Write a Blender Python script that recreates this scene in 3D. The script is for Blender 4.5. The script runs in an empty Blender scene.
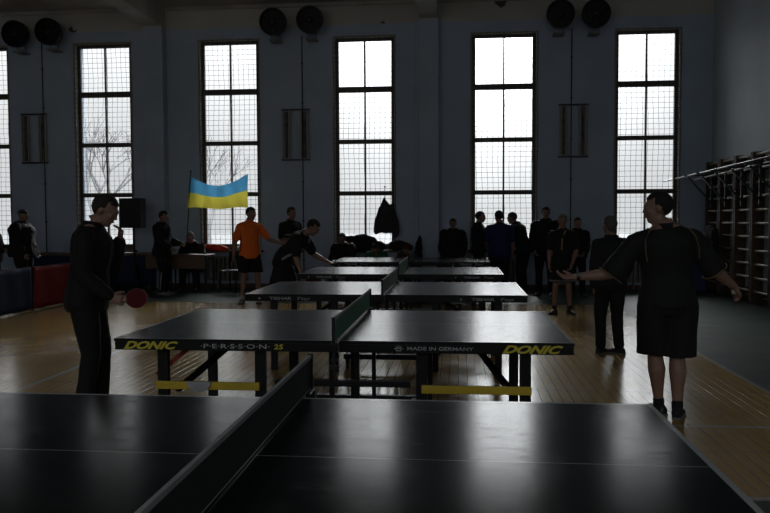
import bpy, bmesh, math, random
from mathutils import Vector, Matrix, noise
random.seed(7)
S = bpy.context.scene
C = S.collection
PI = math.pi
R = math.radians

# ------------------------------------------------------------------ camera
H_CAM = 1.4804
yaw, pitch, roll = .0954, -.048, -.004
fw = Vector((-math.sin(yaw)*math.cos(pitch), math.cos(yaw)*math.cos(pitch), math.sin(pitch)))
rt = Vector((math.cos(yaw), math.sin(yaw), 0)); up = rt.cross(fw)
r2 = rt*math.cos(roll)+up*math.sin(roll); u2 = -rt*math.sin(roll)+up*math.cos(roll)
cam = bpy.data.cameras.new('camera'); cam.lens = 765.1/770*36; cam.sensor_width = 36
cam.clip_start = .02; cam.clip_end = 400
co = bpy.data.objects.new('camera', cam); C.objects.link(co)
co.matrix_world = Matrix((( r2.x, u2.x, -fw.x, 0), (r2.y, u2.y, -fw.y, 0), (r2.z, u2.z, -fw.z, H_CAM), (0,0,0,1)))
S.camera = co

# ------------------------------------------------------------------ world: overcast winter sky, brightest up and to the right
S.view_settings.view_transform = 'Standard'; S.view_settings.look = 'None'
S.view_settings.gamma = 1; S.view_settings.use_curve_mapping = False
S.view_settings.exposure = 0.0
w = bpy.data.worlds.new('overcast_sky'); S.world = w; w.use_nodes = True
wn = w.node_tree.nodes; wl = w.node_tree.links; wn.clear()
tc = wn.new('ShaderNodeTexCoord'); sep = wn.new('ShaderNodeSeparateXYZ'); wl.new(tc.outputs['Generated'], sep.inputs[0])
def wmath(op, a, b=None, clamp=False):
    n = wn.new('ShaderNodeMath'); n.operation = op; n.use_clamp = clamp
    for i, v in enumerate((a, b)):
        if v is None: continue
        if isinstance(v, (int, float)): n.inputs[i].default_value = v
        else: wl.new(v, n.inputs[i])
    return n.outputs[0]
SUN_AZ, SUN_SAZ, SUN_EL, SUN_SEL, SUN_A = .03, .115, .49, .14, 34.0
CLOUD, CLOUD_UP = .75, 12.0
# even grey-white cloud plus the veiled sun: a soft bright lobe up and to the right of the view
def gauss(v, c, sg):
    d = wmath('DIVIDE', wmath('SUBTRACT', v, c), sg)
    return wmath('POWER', math.e, wmath('MULTIPLY', wmath('MULTIPLY', d, d), -.5))
yc = wmath('MAXIMUM', sep.outputs['Y'], .05)
azm = wmath('ARCTANGENT', wmath('DIVIDE', sep.outputs['X'], yc))
ele = wmath('ARCSINE', sep.outputs['Z'])
lobe = wmath('MULTIPLY', gauss(azm, SUN_AZ, SUN_SAZ), gauss(ele, SUN_EL, SUN_SEL))
lobe = wmath('MULTIPLY', lobe, wmath('GREATER_THAN', sep.outputs['Y'], .05))
nz = wn.new('ShaderNodeTexNoise'); nz.inputs['Scale'].default_value = 6; nz.inputs['Detail'].default_value = 5
wl.new(tc.outputs['Generated'], nz.inputs['Vector'])
cl = wmath('ADD', wmath('MULTIPLY', nz.outputs['Fac'], .3), .85)
zp = wmath('MAXIMUM', sep.outputs['Z'], 0)
base = wmath('MULTIPLY', wmath('ADD', wmath('MULTIPLY', wmath('MULTIPLY', zp, zp), CLOUD_UP), CLOUD), cl)
val = wmath('ADD', wmath('MULTIPLY', lobe, SUN_A), base)
bg = wn.new('ShaderNodeBackground'); bg.inputs['Color'].default_value = (.97, .985, 1, 1)
wl.new(val, bg.inputs['Strength'])
wo = wn.new('ShaderNodeOutputWorld'); wl.new(bg.outputs[0], wo.inputs[0])

# window geometry of the far wall
WY = 16.48                       # inner face of the window wall
WIN = [(-10.73, 1.30), (-7.85, 1.28), (-4.985, 1.31), (-2.01, 1.29), (.965, 1.35), (3.915, 1.29)]
WZ0, WZ1 = .83, 5.40
for i, (cx, ww) in enumerate(WIN):
    L = bpy.data.lights.new('window_portal', 'AREA'); L.shape = 'RECTANGLE'; L.size = ww; L.size_y = WZ1-WZ0
    L.cycles.is_portal = True
    o = bpy.data.objects.new('window_portal', L); C.objects.link(o)
    o.location = (cx, WY+.5, (WZ0+WZ1)/2); o.rotation_euler = (-PI/2, 0, 0)

# ------------------------------------------------------------------ materials
def mat(name, col, rough=.6, metal=0, spec=.5, noise_amt=0, scale=8, bump=0, sheen=0, trans=0, col2=None, stretch=None):
    m = bpy.data.materials.new(name); m.use_nodes = True
    nt = m.node_tree; b = nt.nodes['Principled BSDF']
    b.inputs['Roughness'].default_value = rough; b.inputs['Metallic'].default_value = metal
    b.inputs['Specular IOR Level'].default_value = spec
    if sheen: b.inputs['Sheen Weight'].default_value = sheen
    t = nt.nodes.new('ShaderNodeTexCoord'); n = nt.nodes.new('ShaderNodeTexNoise')
    n.inputs['Scale'].default_value = scale; n.inputs['Detail'].default_value = 5
    if stretch:
        mp = nt.nodes.new('ShaderNodeMapping'); mp.inputs['Scale'].default_value = stretch
        nt.links.new(t.outputs['Object'], mp.inputs[0]); nt.links.new(mp.outputs[0], n.inputs['Vector'])
    else: nt.links.new(t.outputs['Object'], n.inputs['Vector'])
    mx = nt.nodes.new('ShaderNodeMix'); mx.data_type = 'RGBA'
    a = noise_amt or .12
    c2 = col2 or tuple(max(0, c*(1-a*2)) for c in col)
    mx.inputs['A'].default_value = (*c2, 1); mx.inputs['B'].default_value = (*col, 1)
    rp = nt.nodes.new('ShaderNodeValToRGB'); rp.color_ramp.elements[0].position = .35; rp.color_ramp.elements[1].position = .65
    nt.links.new(n.outputs['Fac'], rp.inputs[0]); nt.links.new(rp.outputs[0], mx.inputs['Factor'])
    nt.links.new(mx.outputs['Result'], b.inputs['Base Color'])
    if bump:
        bp = nt.nodes.new('ShaderNodeBump'); bp.inputs['Strength'].default_value = bump; bp.inputs['Distance'].default_value = .01
        nt.links.new(n.outputs['Fac'], bp.inputs['Height']); nt.links.new(bp.outputs[0], b.inputs['Normal'])
    if trans:
        out = nt.nodes['Material Output']; tr = nt.nodes.new('ShaderNodeBsdfTranslucent'); ms = nt.nodes.new('ShaderNodeMixShader')
        ms.inputs[0].default_value = trans; nt.links.new(mx.outputs['Result'], tr.inputs[0])
        nt.links.new(b.outputs[0], ms.inputs[1]); nt.links.new(tr.outputs[0], ms.inputs[2]); nt.links.new(ms.outputs[0], out.inputs[0])
    return m

class NB:      # tiny node builder for the surface materials
    def __init__(s, name):
        s.m = bpy.data.materials.new(name); s.m.use_nodes = True; s.t = s.m.node_tree
        s.b = s.t.nodes['Principled BSDF']; s.tc = s.t.nodes.new('ShaderNodeTexCoord')
        s.sp = s.t.nodes.new('ShaderNodeSeparateXYZ'); s.t.links.new(s.tc.outputs['Object'], s.sp.inputs[0])
        s.x, s.y, s.z = s.sp.outputs
    def put(s, n, i, v):
        if isinstance(v, (int, float)): n.inputs[i].default_value = v
        elif isinstance(v, tuple): n.inputs[i].default_value = (*v, 1) if len(v) == 3 else v
        else: s.t.links.new(v, n.inputs[i])
    def math(s, op, a, b=0, c=None):
        n = s.t.nodes.new('ShaderNodeMath'); n.operation = op; s.put(n, 0, a); s.put(n, 1, b)
        if c is not None: s.put(n, 2, c)
        return n.outputs[0]
    def gt(s, a, b): return s.math('GREATER_THAN', a, b)
    def lt(s, a, b): return s.math('LESS_THAN', a, b)
    def band(s, a, lo, hi): return s.math('MULTIPLY', s.gt(a, lo), s.lt(a, hi))
    def mix(s, f, a, b):
        n = s.t.nodes.new('ShaderNodeMix'); n.data_type = 'RGBA'; s.put(n, 'Factor', f); s.put(n, 'A', a); s.put(n, 'B', b)
        return n.outputs['Result']
    def noise(s, scale, detail=4, vec=None):
        n = s.t.nodes.new('ShaderNodeTexNoise'); n.inputs['Scale'].default_value = scale; n.inputs['Detail'].default_value = detail
        s.t.links.new(vec or s.tc.outputs['Object'], n.inputs['Vector']); return n.outputs['Fac']
    def mapv(s, scale=(1,1,1), rot=(0,0,0)):
        n = s.t.nodes.new('ShaderNodeMapping'); n.inputs['Scale'].default_value = scale; n.inputs['Rotation'].default_value = rot
        s.t.links.new(s.tc.outputs['Object'], n.inputs[0]); return n.outputs[0]
    def ramp(s, v, p0, p1, c0=(0,0,0), c1=(1,1,1)):
        n = s.t.nodes.new('ShaderNodeValToRGB'); e = n.color_ramp.elements
        e[0].position = p0; e[1].position = p1; e[0].color = (*c0, 1); e[1].color = (*c1, 1); s.put(n, 0, v); return n.outputs[0]
    def bump(s, h, st, dist=.01):
        n = s.t.nodes.new('ShaderNodeBump'); n.inputs['Strength'].default_value = st; n.inputs['Distance'].default_value = dist
        s.put(n, 'Height', h); s.t.links.new(n.outputs[0], s.b.inputs['Normal'])
    def fin(s, col, rough=None):
        s.put(s.b, 'Base Color', col)
        if rough is not None: s.put(s.b, 'Roughness', rough)
        return s.m

def make_wall_mat(name, limit=5.68, blue=(.48, .58, .72)):
    n = NB(name)
    nv = n.noise(1.3); c = n.mix(n.ramp(nv, .3, .7), tuple(v*.86 for v in blue), blue)
    edge = n.math('ADD', n.z, n.math('MULTIPLY', n.noise(3), .03))
    white = n.mix(n.ramp(n.noise(.9), .3, .7), (.50, .48, .44), (.62, .60, .55))
    peel = n.ramp(n.noise(1.7, 6), .68, .70)
    white = n.mix(peel, white, (.08, .07, .06))
    col = n.mix(n.gt(edge, limit), c, white)
    n.bump(n.noise(14), .15)
    return n.fin(col, .55)
WALL = make_wall_mat('blue_painted_plaster')
RWALL = make_wall_mat('lit_blue_plaster', 6.4, (.62, .68, .72))  # blue paint again, with the light on this wall put into its colour
CEIL = mat('whitewashed_concrete', (.55, .53, .48), .8, noise_amt=.15, scale=1.5, bump=.2)

n = NB('sports_floor')
PW, PL = .085, 1.7
def wnoise(v):
    q = n.t.nodes.new('ShaderNodeTexWhiteNoise'); q.noise_dimensions = '1D'; n.put(q, 0, v); return q.outputs[0]
row = n.math('FLOOR', n.math('DIVIDE', n.x, PW)); fx_ = n.math('FRACT', n.math('DIVIDE', n.x, PW))
yo = n.math('ADD', n.math('DIVIDE', n.y, PL), n.math('MULTIPLY', wnoise(row), 7))
fy_ = n.math('FRACT', yo); pid = n.math('ADD', n.math('FLOOR', yo), n.math('MULTIPLY', row, 17.3))
pr = wnoise(pid); pr2 = wnoise(n.math('ADD', pid, 501.7))
seam = n.math('MAXIMUM', n.lt(fx_, .055), n.lt(fy_, .004))
wood = n.mix(pr, (.33, .205, .055), (.44, .29, .085))
wood = n.mix(n.math('MULTIPLY', n.ramp(n.noise(.8), .35, .65), .5), wood, (.38, .20, .035))
grain = n.noise(6, 6, n.mapv((9, .7, 1)))
wood = n.mix(n.math('MULTIPLY', n.ramp(grain, .35, .7), .3), wood, (.20, .11, .035))
wood = n.mix(seam, wood, (.06, .035, .015))
green = n.mix(n.ramp(n.noise(1.6, 6), .3, .7), (.042, .060, .052), (.06, .078, .068))
edgen = n.math('MULTIPLY', n.math('SUBTRACT', n.noise(5), .5), .05)
xx = n.math('ADD', n.x, edgen); yy = n.math('ADD', n.y, edgen)
gmask = n.math('MAXIMUM', n.math('MAXIMUM', n.gt(yy, 13.4), n.gt(xx, 2.65)), n.lt(yy, 4.12))
col = n.mix(gmask, wood, green)
wlines = n.math('MULTIPLY', n.band(n.x, 2.60, 2.65), n.band(n.y, 4.12, 13.4))
for m_ in (n.math('MULTIPLY', n.band(n.y, 5.565, 5.61), n.band(n.x, .9, 2.6)),
           n.math('MULTIPLY', n.band(n.y, 4.12, 4.17), n.band(n.x, -7, 2.65)),
           n.math('MULTIPLY', n.band(n.x, -3.87, -3.82), n.band(n.y, 4.17, 8.9)),
           n.math('MULTIPLY', n.math('MULTIPLY', n.band(n.y, 10.9, 10.94), n.gt(n.x, 2.65)), .3)):
    wlines = n.math('MAXIMUM', wlines, m_)
col = n.mix(n.math('MULTIPLY', wlines, n.ramp(n.noise(11), .25, .5, (.4,.4,.4))), col, (.36, .35, .31))
rg = n.math('ADD', n.math('MULTIPLY', n.noise(2.2, 5), .16), .11)
rg = n.math('ADD', rg, n.math('MULTIPLY', gmask, .22))
n.put(n.b, 'Specular IOR Level', n.math('SUBTRACT', .5, n.math('MULTIPLY', gmask, .47)))
tilt = n.math('MULTIPLY', n.math('SUBTRACT', pr2, .5), fx_)
hgt = n.math('ADD', n.math('MULTIPLY', tilt, 1.0), n.math('MULTIPLY', seam, -.25))
hgt = n.math('ADD', n.math('MULTIPLY', hgt, n.math('SUBTRACT', 1, gmask)), n.math('MULTIPLY', n.noise(4, 5), .5))
n.bump(hgt, .5, .006)
FLOOR = n.fin(col, rg)

SNOW = mat('dirty_snow', (.06, .062, .065), .8, noise_amt=.05, scale=2)
FRAMEM = mat('old_brown_frame_paint', (.11, .095, .08), .5, bump=.2)
REVEAL = mat('cream_reveal_paint', (.42, .41, .38), .7)
SILLM = mat('worn_wood_sill', (.16, .09, .045), .5, scale=5, stretch=(1, 12, 1))
def glass_mat():
    m = bpy.data.materials.new('window_glass'); m.use_nodes = True; t = m.node_tree; t.nodes.clear()
    o = t.nodes.new('ShaderNodeOutputMaterial'); tr = t.nodes.new('ShaderNodeBsdfTransparent'); gl = t.nodes.new('ShaderNodeBsdfGlossy')
    gl.inputs['Roughness'].default_value = .03; tr.inputs[0].default_value = (.97, .98, .98, 1)
    fr = t.nodes.new('ShaderNodeFresnel'); fr.inputs[0].default_value = 1.45
    nz_ = t.nodes.new('ShaderNodeTexNoise'); nz_.inputs['Scale'].default_value = 3
    mx = t.nodes.new('ShaderNodeMixShader'); t.links.new(fr.outputs[0], mx.inputs[0]); t.links.new(tr.outputs[0], mx.inputs[1]); t.links.new(gl.outputs[0], mx.inputs[2])
    t.links.new(mx.outputs[0], o.inputs[0]); return m
GLASS = glass_mat()
NETCORD = mat('dark_netting_cord', (.035, .033, .03), .9)
BLACKM = mat('black_painted_steel', (.005, .005, .006), .4, spec=.3)
DARKM = mat('dark_grey_steel', (.03, .03, .032), .35, metal=.3)
CHROME = mat('dull_steel', (.35, .35, .36), .35, metal=.9)
YELLOW = mat('yellow_enamel', (.50, .36, .02), .45)
REDM = mat('red_enamel', (.30, .02, .02), .5)
WHITEP = mat('white_print', (.40, .40, .40), .6)
GREYP = mat('grey_print', (.30, .31, .32), .6)
YELP = mat('yellow_print', (.55, .46, .03), .6)
APRON = mat('black_apron_lacquer', (.003, .003, .0035), .45, spec=.25)
WOODD = mat('desk_veneer', (.13, .07, .03), .5, scale=4, stretch=(1, 1, 12))
DARKWOOD = mat('dark_bar_wood', (.09, .05, .03), .5, scale=4, stretch=(1, 12, 1))
RUNGM = mat('worn_beech_rung', (.42, .36, .27), .4, scale=4)
RAD = mat('radiator_paint', (.26, .25, .22), .5)

# ------------------------------------------------------------------ mesh helpers
class MB:
    def __init__(s): s.b = bmesh.new(); s.mi = 0
    def _tag(s, faces):
        if s.mi:
            for f in faces: f.material_index = s.mi
    def box(s, x0, x1, y0, y1, z0, z1, M=None):
        v = [s.b.verts.new(M @ Vector(c) if M else c) for c in ((x0,y0,z0),(x1,y0,z0),(x1,y1,z0),(x0,y1,z0),(x0,y0,z1),(x1,y0,z1),(x1,y1,z1),(x0,y1,z1))]
        s._tag([s.b.faces.new([v[i] for i in f]) for f in ((0,3,2,1),(4,5,6,7),(0,1,5,4),(1,2,6,5),(2,3,7,6),(3,0,4,7))]); return s
    def bar(s, p, q, wd, ht=None, upv=(0,0,1)):
        p, q = Vector(p), Vector(q); d = (q-p).normalized(); U = Vector(upv)
        if abs(d.dot(U)) > .98: U = Vector((0,1,0))
        a = d.cross(U).normalized(); b = a.cross(d); ht = ht or wd
        M = Matrix((( a.x,d.x,b.x,p.x),(a.y,d.y,b.y,p.y),(a.z,d.z,b.z,p.z),(0,0,0,1)))
        return s.box(-wd/2, wd/2, 0, (q-p).length, -ht/2, ht/2, M)
    def rings(s, rs, cap=True):      # rs: list of lists of points
        vs = [[s.b.verts.new(p) for p in r] for r in rs]; fs = []
        k = len(vs[0])
        for a, b in zip(vs, vs[1:]):
            for i in range(k): fs.append(s.b.faces.new((a[i], a[(i+1)%k], b[(i+1)%k], b[i])))
        if cap: fs.append(s.b.faces.new(vs[0][::-1])); fs.append(s.b.faces.new(vs[-1]))
        s._tag(fs); return s
    def loft(s, sec, k=14):          # sec: (center, axis_u * ru, axis_v * rv)
        rs = []
        for c, u, v in sec:
            rs.append([c + u*math.cos(2*PI*i/k) + v*math.sin(2*PI*i/k) for i in range(k)])
        return s.rings(rs)
    def tube(s, pts, rad, k=8, flat=1.0, ref=None):   # rounded ends
        pts = [Vector(p) for p in pts]
        if isinstance(rad, (int, float)): rad = [rad]*len(pts)
        sec = []
        for i, p in enumerate(pts):
            d = (pts[min(i+1, len(pts)-1)]-pts[max(i-1, 0)]).normalized()
            U = Vector(ref) if ref else (Vector((0,0,1)) if abs(d.z) < .9 else Vector((0,1,0)))
            u = d.cross(U).normalized(); v = u.cross(d).normalized()
            sec.append((p, u, v, rad[i], d))
        out = []
        p, u, v, r, d = sec[0]
        for a in (75, 40): out.append((p-d*r*math.sin(R(a)), u*r*math.cos(R(a)), v*r*flat*math.cos(R(a))))
        for p, u, v, r, d in sec: out.append((p, u*r, v*r*flat))
        for a in (40, 75): out.append((p+d*r*math.sin(R(a)), u*r*math.cos(R(a)), v*r*flat*math.cos(R(a))))
        return s.loft(out, k)
    def cyl(s, p, q, r, k=16, r1=None):
        p, q = Vector(p), Vector(q); d = (q-p).normalized(); U = Vector((0,0,1)) if abs(d.z) < .9 else Vector((0,1,0))
        u = d.cross(U).normalized(); v = u.cross(d); r1 = r if r1 is None else r1
        return s.loft([(p, u*r, v*r), (q, u*r1, v*r1)], k)
    def ell(s, c, rx, ry, rz, M=None, k=16, fn=None):
        c = Vector(c); M = M or Matrix.Identity(3); rs = []
        for j in range(1, k//2+4):
            th = PI*j/(k//2+4)
            ring = []
            for i in range(k):
                q = Vector((math.sin(th)*math.cos(2*PI*i/k), math.sin(th)*math.sin(2*PI*i/k), -math.cos(th)))
                f = fn(q) if fn else 1
                ring.append(c + M @ Vector((q.x*rx*f, q.y*ry*f, q.z*rz*f)))
            rs.append(ring)
        return s.rings(rs)
    def grid(s, nu, nv, fn, thick=0):
        vs = [[s.b.verts.new(fn(i/nu, j/nv)) for i in range(nu+1)] for j in range(nv+1)]
        s._tag([s.b.faces.new((vs[j][i], vs[j][i+1], vs[j+1][i+1], vs[j+1][i])) for j in range(nv) for i in range(nu)]); return s
    def mesh(s, name):
        bmesh.ops.recalc_face_normals(s.b, faces=s.b.faces)
        me = bpy.data.meshes.new(name); s.b.to_mesh(me); s.b.free(); return me
    def build(s, name, m, parent=None, bevel=0, smooth=False, solid=0):
        me = s.mesh(name)
        for q in (m if isinstance(m, (list, tuple)) else [m]): me.materials.append(q)
        o = bpy.data.objects.new(name, me); C.objects.link(o)
        if parent: o.parent = parent
        if smooth:
            for p in me.polygons: p.use_smooth = True
        if solid: md = o.modifiers.new('s', 'SOLIDIFY'); md.thickness = solid
        if bevel: md = o.modifiers.new('b', 'BEVEL'); md.width = bevel; md.segments = 2; md.limit_method = 'ANGLE'
        return o
def thing(name, label, cat, loc=(0,0,0), rz=0, group=None):
    o = bpy.data.objects.new(name, None); C.objects.link(o); o.location = loc; o.rotation_euler = (0,0,rz)
    o.empty_display_size = .1
    return tag(o, label, cat, group)
def tag(o, label, cat, group=None):
    o['label'] = label; o['category'] = cat
    if group: o['group'] = group
    return o
def struct(o): o['kind'] = 'structure'; return o
def centered(o):      # move a top-level mesh's origin to its base centre
    me = o.data; xs = [v.co for v in me.vertices]
    c = Vector(((min(v.x for v in xs)+max(v.x for v in xs))/2, (min(v.y for v in xs)+max(v.y for v in xs))/2, min(v.z for v in xs)))
    for v in xs: v -= c
    o.location = o.location + c; return o
def text_mesh(mb, txt, x, y, z, h, width=None, shear=0, bold=0, depth=.0015):
    """letters standing in the XZ plane facing -Y; left end at x, baseline z"""
    cu = bpy.data.curves.new('t', 'FONT'); cu.body = txt; cu.size = 1; cu.shear = shear; cu.offset = bold; cu.extrude = .004
    cu.resolution_u = 3
    o = bpy.data.objects.new('t', cu); C.objects.link(o); bpy.context.view_layer.update()
    me = bpy.data.meshes.new_from_object(o.evaluated_get(bpy.context.evaluated_depsgraph_get()))
    bpy.data.objects.remove(o); bpy.data.curves.remove(cu)
    xs = [v.co.x for v in me.vertices]; ys = [v.co.y for v in me.vertices]
    x0, x1, y1 = min(xs), max(xs), max(ys); sy = h/y1; sx = (width/(x1-x0)) if width else sy
    base = len(mb.b.verts)
    vs = [mb.b.verts.new((x+(v.co.x-x0)*sx, y-v.co.z*depth/.004, z+v.co.y*sy)) for v in me.vertices]
    for p in me.polygons:
        try: f = mb.b.faces.new([vs[i] for i in p.vertices]); f.material_index = mb.mi
        except ValueError: pass
    bpy.data.meshes.remove(me)

# ------------------------------------------------------------------ setting
X0, X1, Y0 = -12.4, 5.22, -4.5
ZC = 6.14
b = MB(); b.box(X0-.3, X1+.3, Y0-.3, WY+.4, -.2, 0); struct(b.build('floor', FLOOR))
b = MB(); b.box(X0-.3, X1+.3, Y0-.3, WY+.4, ZC, ZC+.3); struct(b.build('ceiling', CEIL))
b = MB(); b.box(X1, X1+.3, Y0-.3, WY+.4, 0, ZC); struct(b.build('wall_right', RWALL))
b = MB(); b.box(X0-.3, X0, Y0-.3, WY+.4, 0, ZC); struct(b.build('wall_left', WALL))
# unseen opposite wall; its tall window openings are added to light camera-facing surfaces
ADDED_WIN = [(-10.6, 1.95), (-7.6, 1.95), (-4.6, 1.95), (-1.6, 1.95), (1.4, 1.95), (4.0, 1.6)]
b = MB(); px = X0
for cx, ww in ADDED_WIN:
    b.box(px, cx-ww/2, Y0-.3, Y0, 0, ZC); b.box(cx-ww/2, cx+ww/2, Y0-.3, Y0, 0, 2.2); b.box(cx-ww/2, cx+ww/2, Y0-.3, Y0, 5.5, ZC); px = cx+ww/2
b.box(px, X1, Y0-.3, Y0, 0, ZC); struct(b.build('wall_front', WALL))
for cx, ww in ADDED_WIN:
    L = bpy.data.lights.new('window_portal', 'AREA'); L.shape = 'RECTANGLE'; L.size = ww; L.size_y = 3.3; L.cycles.is_portal = True
    o = bpy.data.objects.new('window_portal', L); C.objects.link(o); o.location = (cx, Y0-.32, 3.85); o.rotation_euler = (PI/2, 0, 0)  # portals over the added openings
b = MB(); px = X0
for cx, ww in WIN:
    b.box(px, cx-ww/2, WY, WY+.4, 0, ZC); b.box(cx-ww/2, cx+ww/2, WY, WY+.4, 0, WZ0); b.box(cx-ww/2, cx+ww/2, WY, WY+.4, WZ1, ZC); px = cx+ww/2
b.box(px, X1, WY, WY+.4, 0, ZC); struct(b.build('wall_back', WALL))
# pilasters and ceiling beams
for i, px in enumerate((-6.60, -.62)):
    b = MB(); b.box(px-.21, px+.21, WY-.24, WY, 0, 5.70); b.box(px-.30, px-.21, WY-.10, WY, 0, 5.70)
    struct(b.build('trim_%d' % (i+1), WALL, bevel=.01))
    b = MB(); b.box(px-.2, px+.2, Y0, WY, 5.70, ZC); struct(b.build('trim_%d' % (i+3), CEIL, bevel=.01))
b = MB(); b.box(X0, X1, WY-.06, WY, 6.06, ZC); struct(b.build('trim_5', CEIL, bevel=.01))
b = MB()
for a0, a1 in ((X0, -6.91), (-6.38, -.93), (-.40, X1)): b.box(a0, a1, WY-.025, WY, 0, .09)
struct(b.build('baseboard_back', DARKWOOD))
b = MB(); b.box(X1-.025, X1, Y0, WY-.03, 0, .09); struct(b.build('baseboard_right', DARKWOOD))
b = MB(); b.box(-90, 90, WY+.4, 140, -1.3, -1.0); o = struct(b.build('ground', SNOW))

ZT = [(5.40, 5.33), (4.36, 4.24), (3.225, 3.13), (2.105, 2.01), (.95, .83)]
for i, (cx, ww) in enumerate(WIN):
    x0, x1 = cx-ww/2, cx+ww/2; yf0, yf1 = WY+.10, WY+.18
    b = MB()
    b.box(x0, x0+.075, yf0, yf1, WZ0, WZ1); b.box(x1-.075, x1, yf0, yf1, WZ0, WZ1)
    for z1, z0 in ZT: b.box(x0+.075, x1-.075, yf0, yf1, z0, z1)
    fr = struct(b.build('window_%d' % (i+1), FRAMEM, bevel=.006))
    b = MB(); b.box(cx-.018, cx+.018, yf0+.01, yf1-.01, .95, 5.33); b.build('mullion', FRAMEM, fr)
    b = MB()
    for (a1, a0), (c1, c0) in zip(ZT, ZT[1:]): b.box(x0+.075, x1-.075, yf0+.035, yf0+.041, c1, a0)
    b.build('pane', GLASS, fr)
    b = MB()   # plastered reveal
    b.box(x0-.035, x0+.004, WY-.008, yf0, WZ0, WZ1+.03); b.box(x1-.004, x1+.035, WY-.008, yf0, WZ0, WZ1+.03); b.box(x0+.004, x1-.004, WY-.008, yf0, WZ1-.004, WZ1+.03)
    b.build('reveal', REVEAL, fr)
    b = MB(); b.box(x0-.08, x1+.08, WY-.14, yf0, WZ0-.045, WZ0); b.build('window_sill', SILLM, fr, bevel=.006)
# safety nets stretched over the windows
wname = ['leftmost window cut by the photo edge', 'window behind the loudspeaker', 'window behind the blue and yellow flag', 'window with the coat hanging on it', 'window behind the group of three', 'window behind the foreground man']
for i, (cx, ww) in enumerate(WIN):
    b = MB(); rnd = random.Random(i); y = WY-.03
    x0, x1 = cx-ww/2-.02, cx+ww/2+.02; nx, nz_ = 12, 42
    ox = [[rnd.uniform(-.006, .006) for _ in range(nz_+1)] for _ in range(nx+1)]
    P = lambda a, c: Vector((x0+(x1-x0)*a/nx+ox[a][c]+.010*math.sin(c*.35+i+a*.2), y+.008*math.sin(c*.5+a), WZ0+.02+(WZ1-WZ0-.02)*c/nz_))
    r = .0034
    for a in range(nx+1): b.loft([(P(a, c), Vector((r,0,0)), Vector((0,r,0))) for c in range(nz_+1)], 4)
    for c in range(nz_+1): b.loft([(P(a, c), Vector((0,0,r)), Vector((0,r,0))) for a in range(nx+1)], 4)
    tag(b.build('safety_net', NETCORD), 'dark square mesh safety net stretched over the '+wname[i], 'net', 'safety nets over the windows')

# ------------------------------------------------------------------ outside: frosted trees
def tree(x, y, h, seed, label):
    rnd = random.Random(seed); b = MB()
    def grow(p, d, L, r, lv):
        q = p+d*L
        b.cyl(p, q, r, 5 if lv else 8, r*.65)
        if lv >= 6: return
        for _ in range(3 if lv < 5 else 2):
            nd = (d + Vector((rnd.uniform(-.7,.7), rnd.uniform(-.7,.7), rnd.uniform(-.25,.5)))).normalized()
            grow(q-d*L*rnd.uniform(0, .2), nd, L*rnd.uniform(.62, .82), r*.62, lv+1)
    grow(Vector((0,0,0)), Vector((0,0,1)), h*.27, h*.018, 0)
    o = b.build('frosted_tree', mat('frosted_bark', (.24, .24, .245), .9)); o.location = (x, y, -1.0)
    tag(o, label, 'tree', 'frosted trees outside'); return o
tree(-17.6, 36, 9.5, 3, 'frosted bare tree outside seen through the window behind the loudspeaker')
tree(-13.3, 40, 8.5, 5, 'frosted bare tree outside seen through the window behind the flag')

# ------------------------------------------------------------------ radiators, conduits, wall drums, wall racks
def radiator(cx, label, nsec=8):
    t = thing('radiator', label, 'radiator', (cx, WY-.11, 0), 0, 'cast iron radiators under the windows')
    pitch_ = .095; w_ = nsec*pitch_
    b = MB()
    for k in range(nsec):
        x = -w_/2+pitch_*(k+.5)
        b.box(x-.028, x+.028, -.06, .06, .16, .70)
    b.build('fins', RAD, t, bevel=.015)
    b = MB(); b.cyl((-w_/2-.12, 0, .66), (w_/2+.02, 0, .66), .02); b.cyl((-w_/2-.12, 0, .20), (w_/2+.02, 0, .20), .02); b.cyl((-w_/2-.12, 0, .20), (-w_/2-.12, 0, .66), .02)
    b.build('pipe', RAD, t, smooth=False)
    for s_ in (-1, 1):
        b = MB(); b.box(s_*w_*.35-.015, s_*w_*.35+.015, -.05, .05, 0, .17); b.build('foot', RAD, t)
for (cx, ww), nm in zip(WIN[1:], ['below the window behind the loudspeaker', 'below the flag window, beside the desk', 'below the window with the hanging coat', 'below the window behind the group of three', 'below the window behind the foreground man']):
    radiator(cx, 'grey cast iron radiator '+nm)

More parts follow.
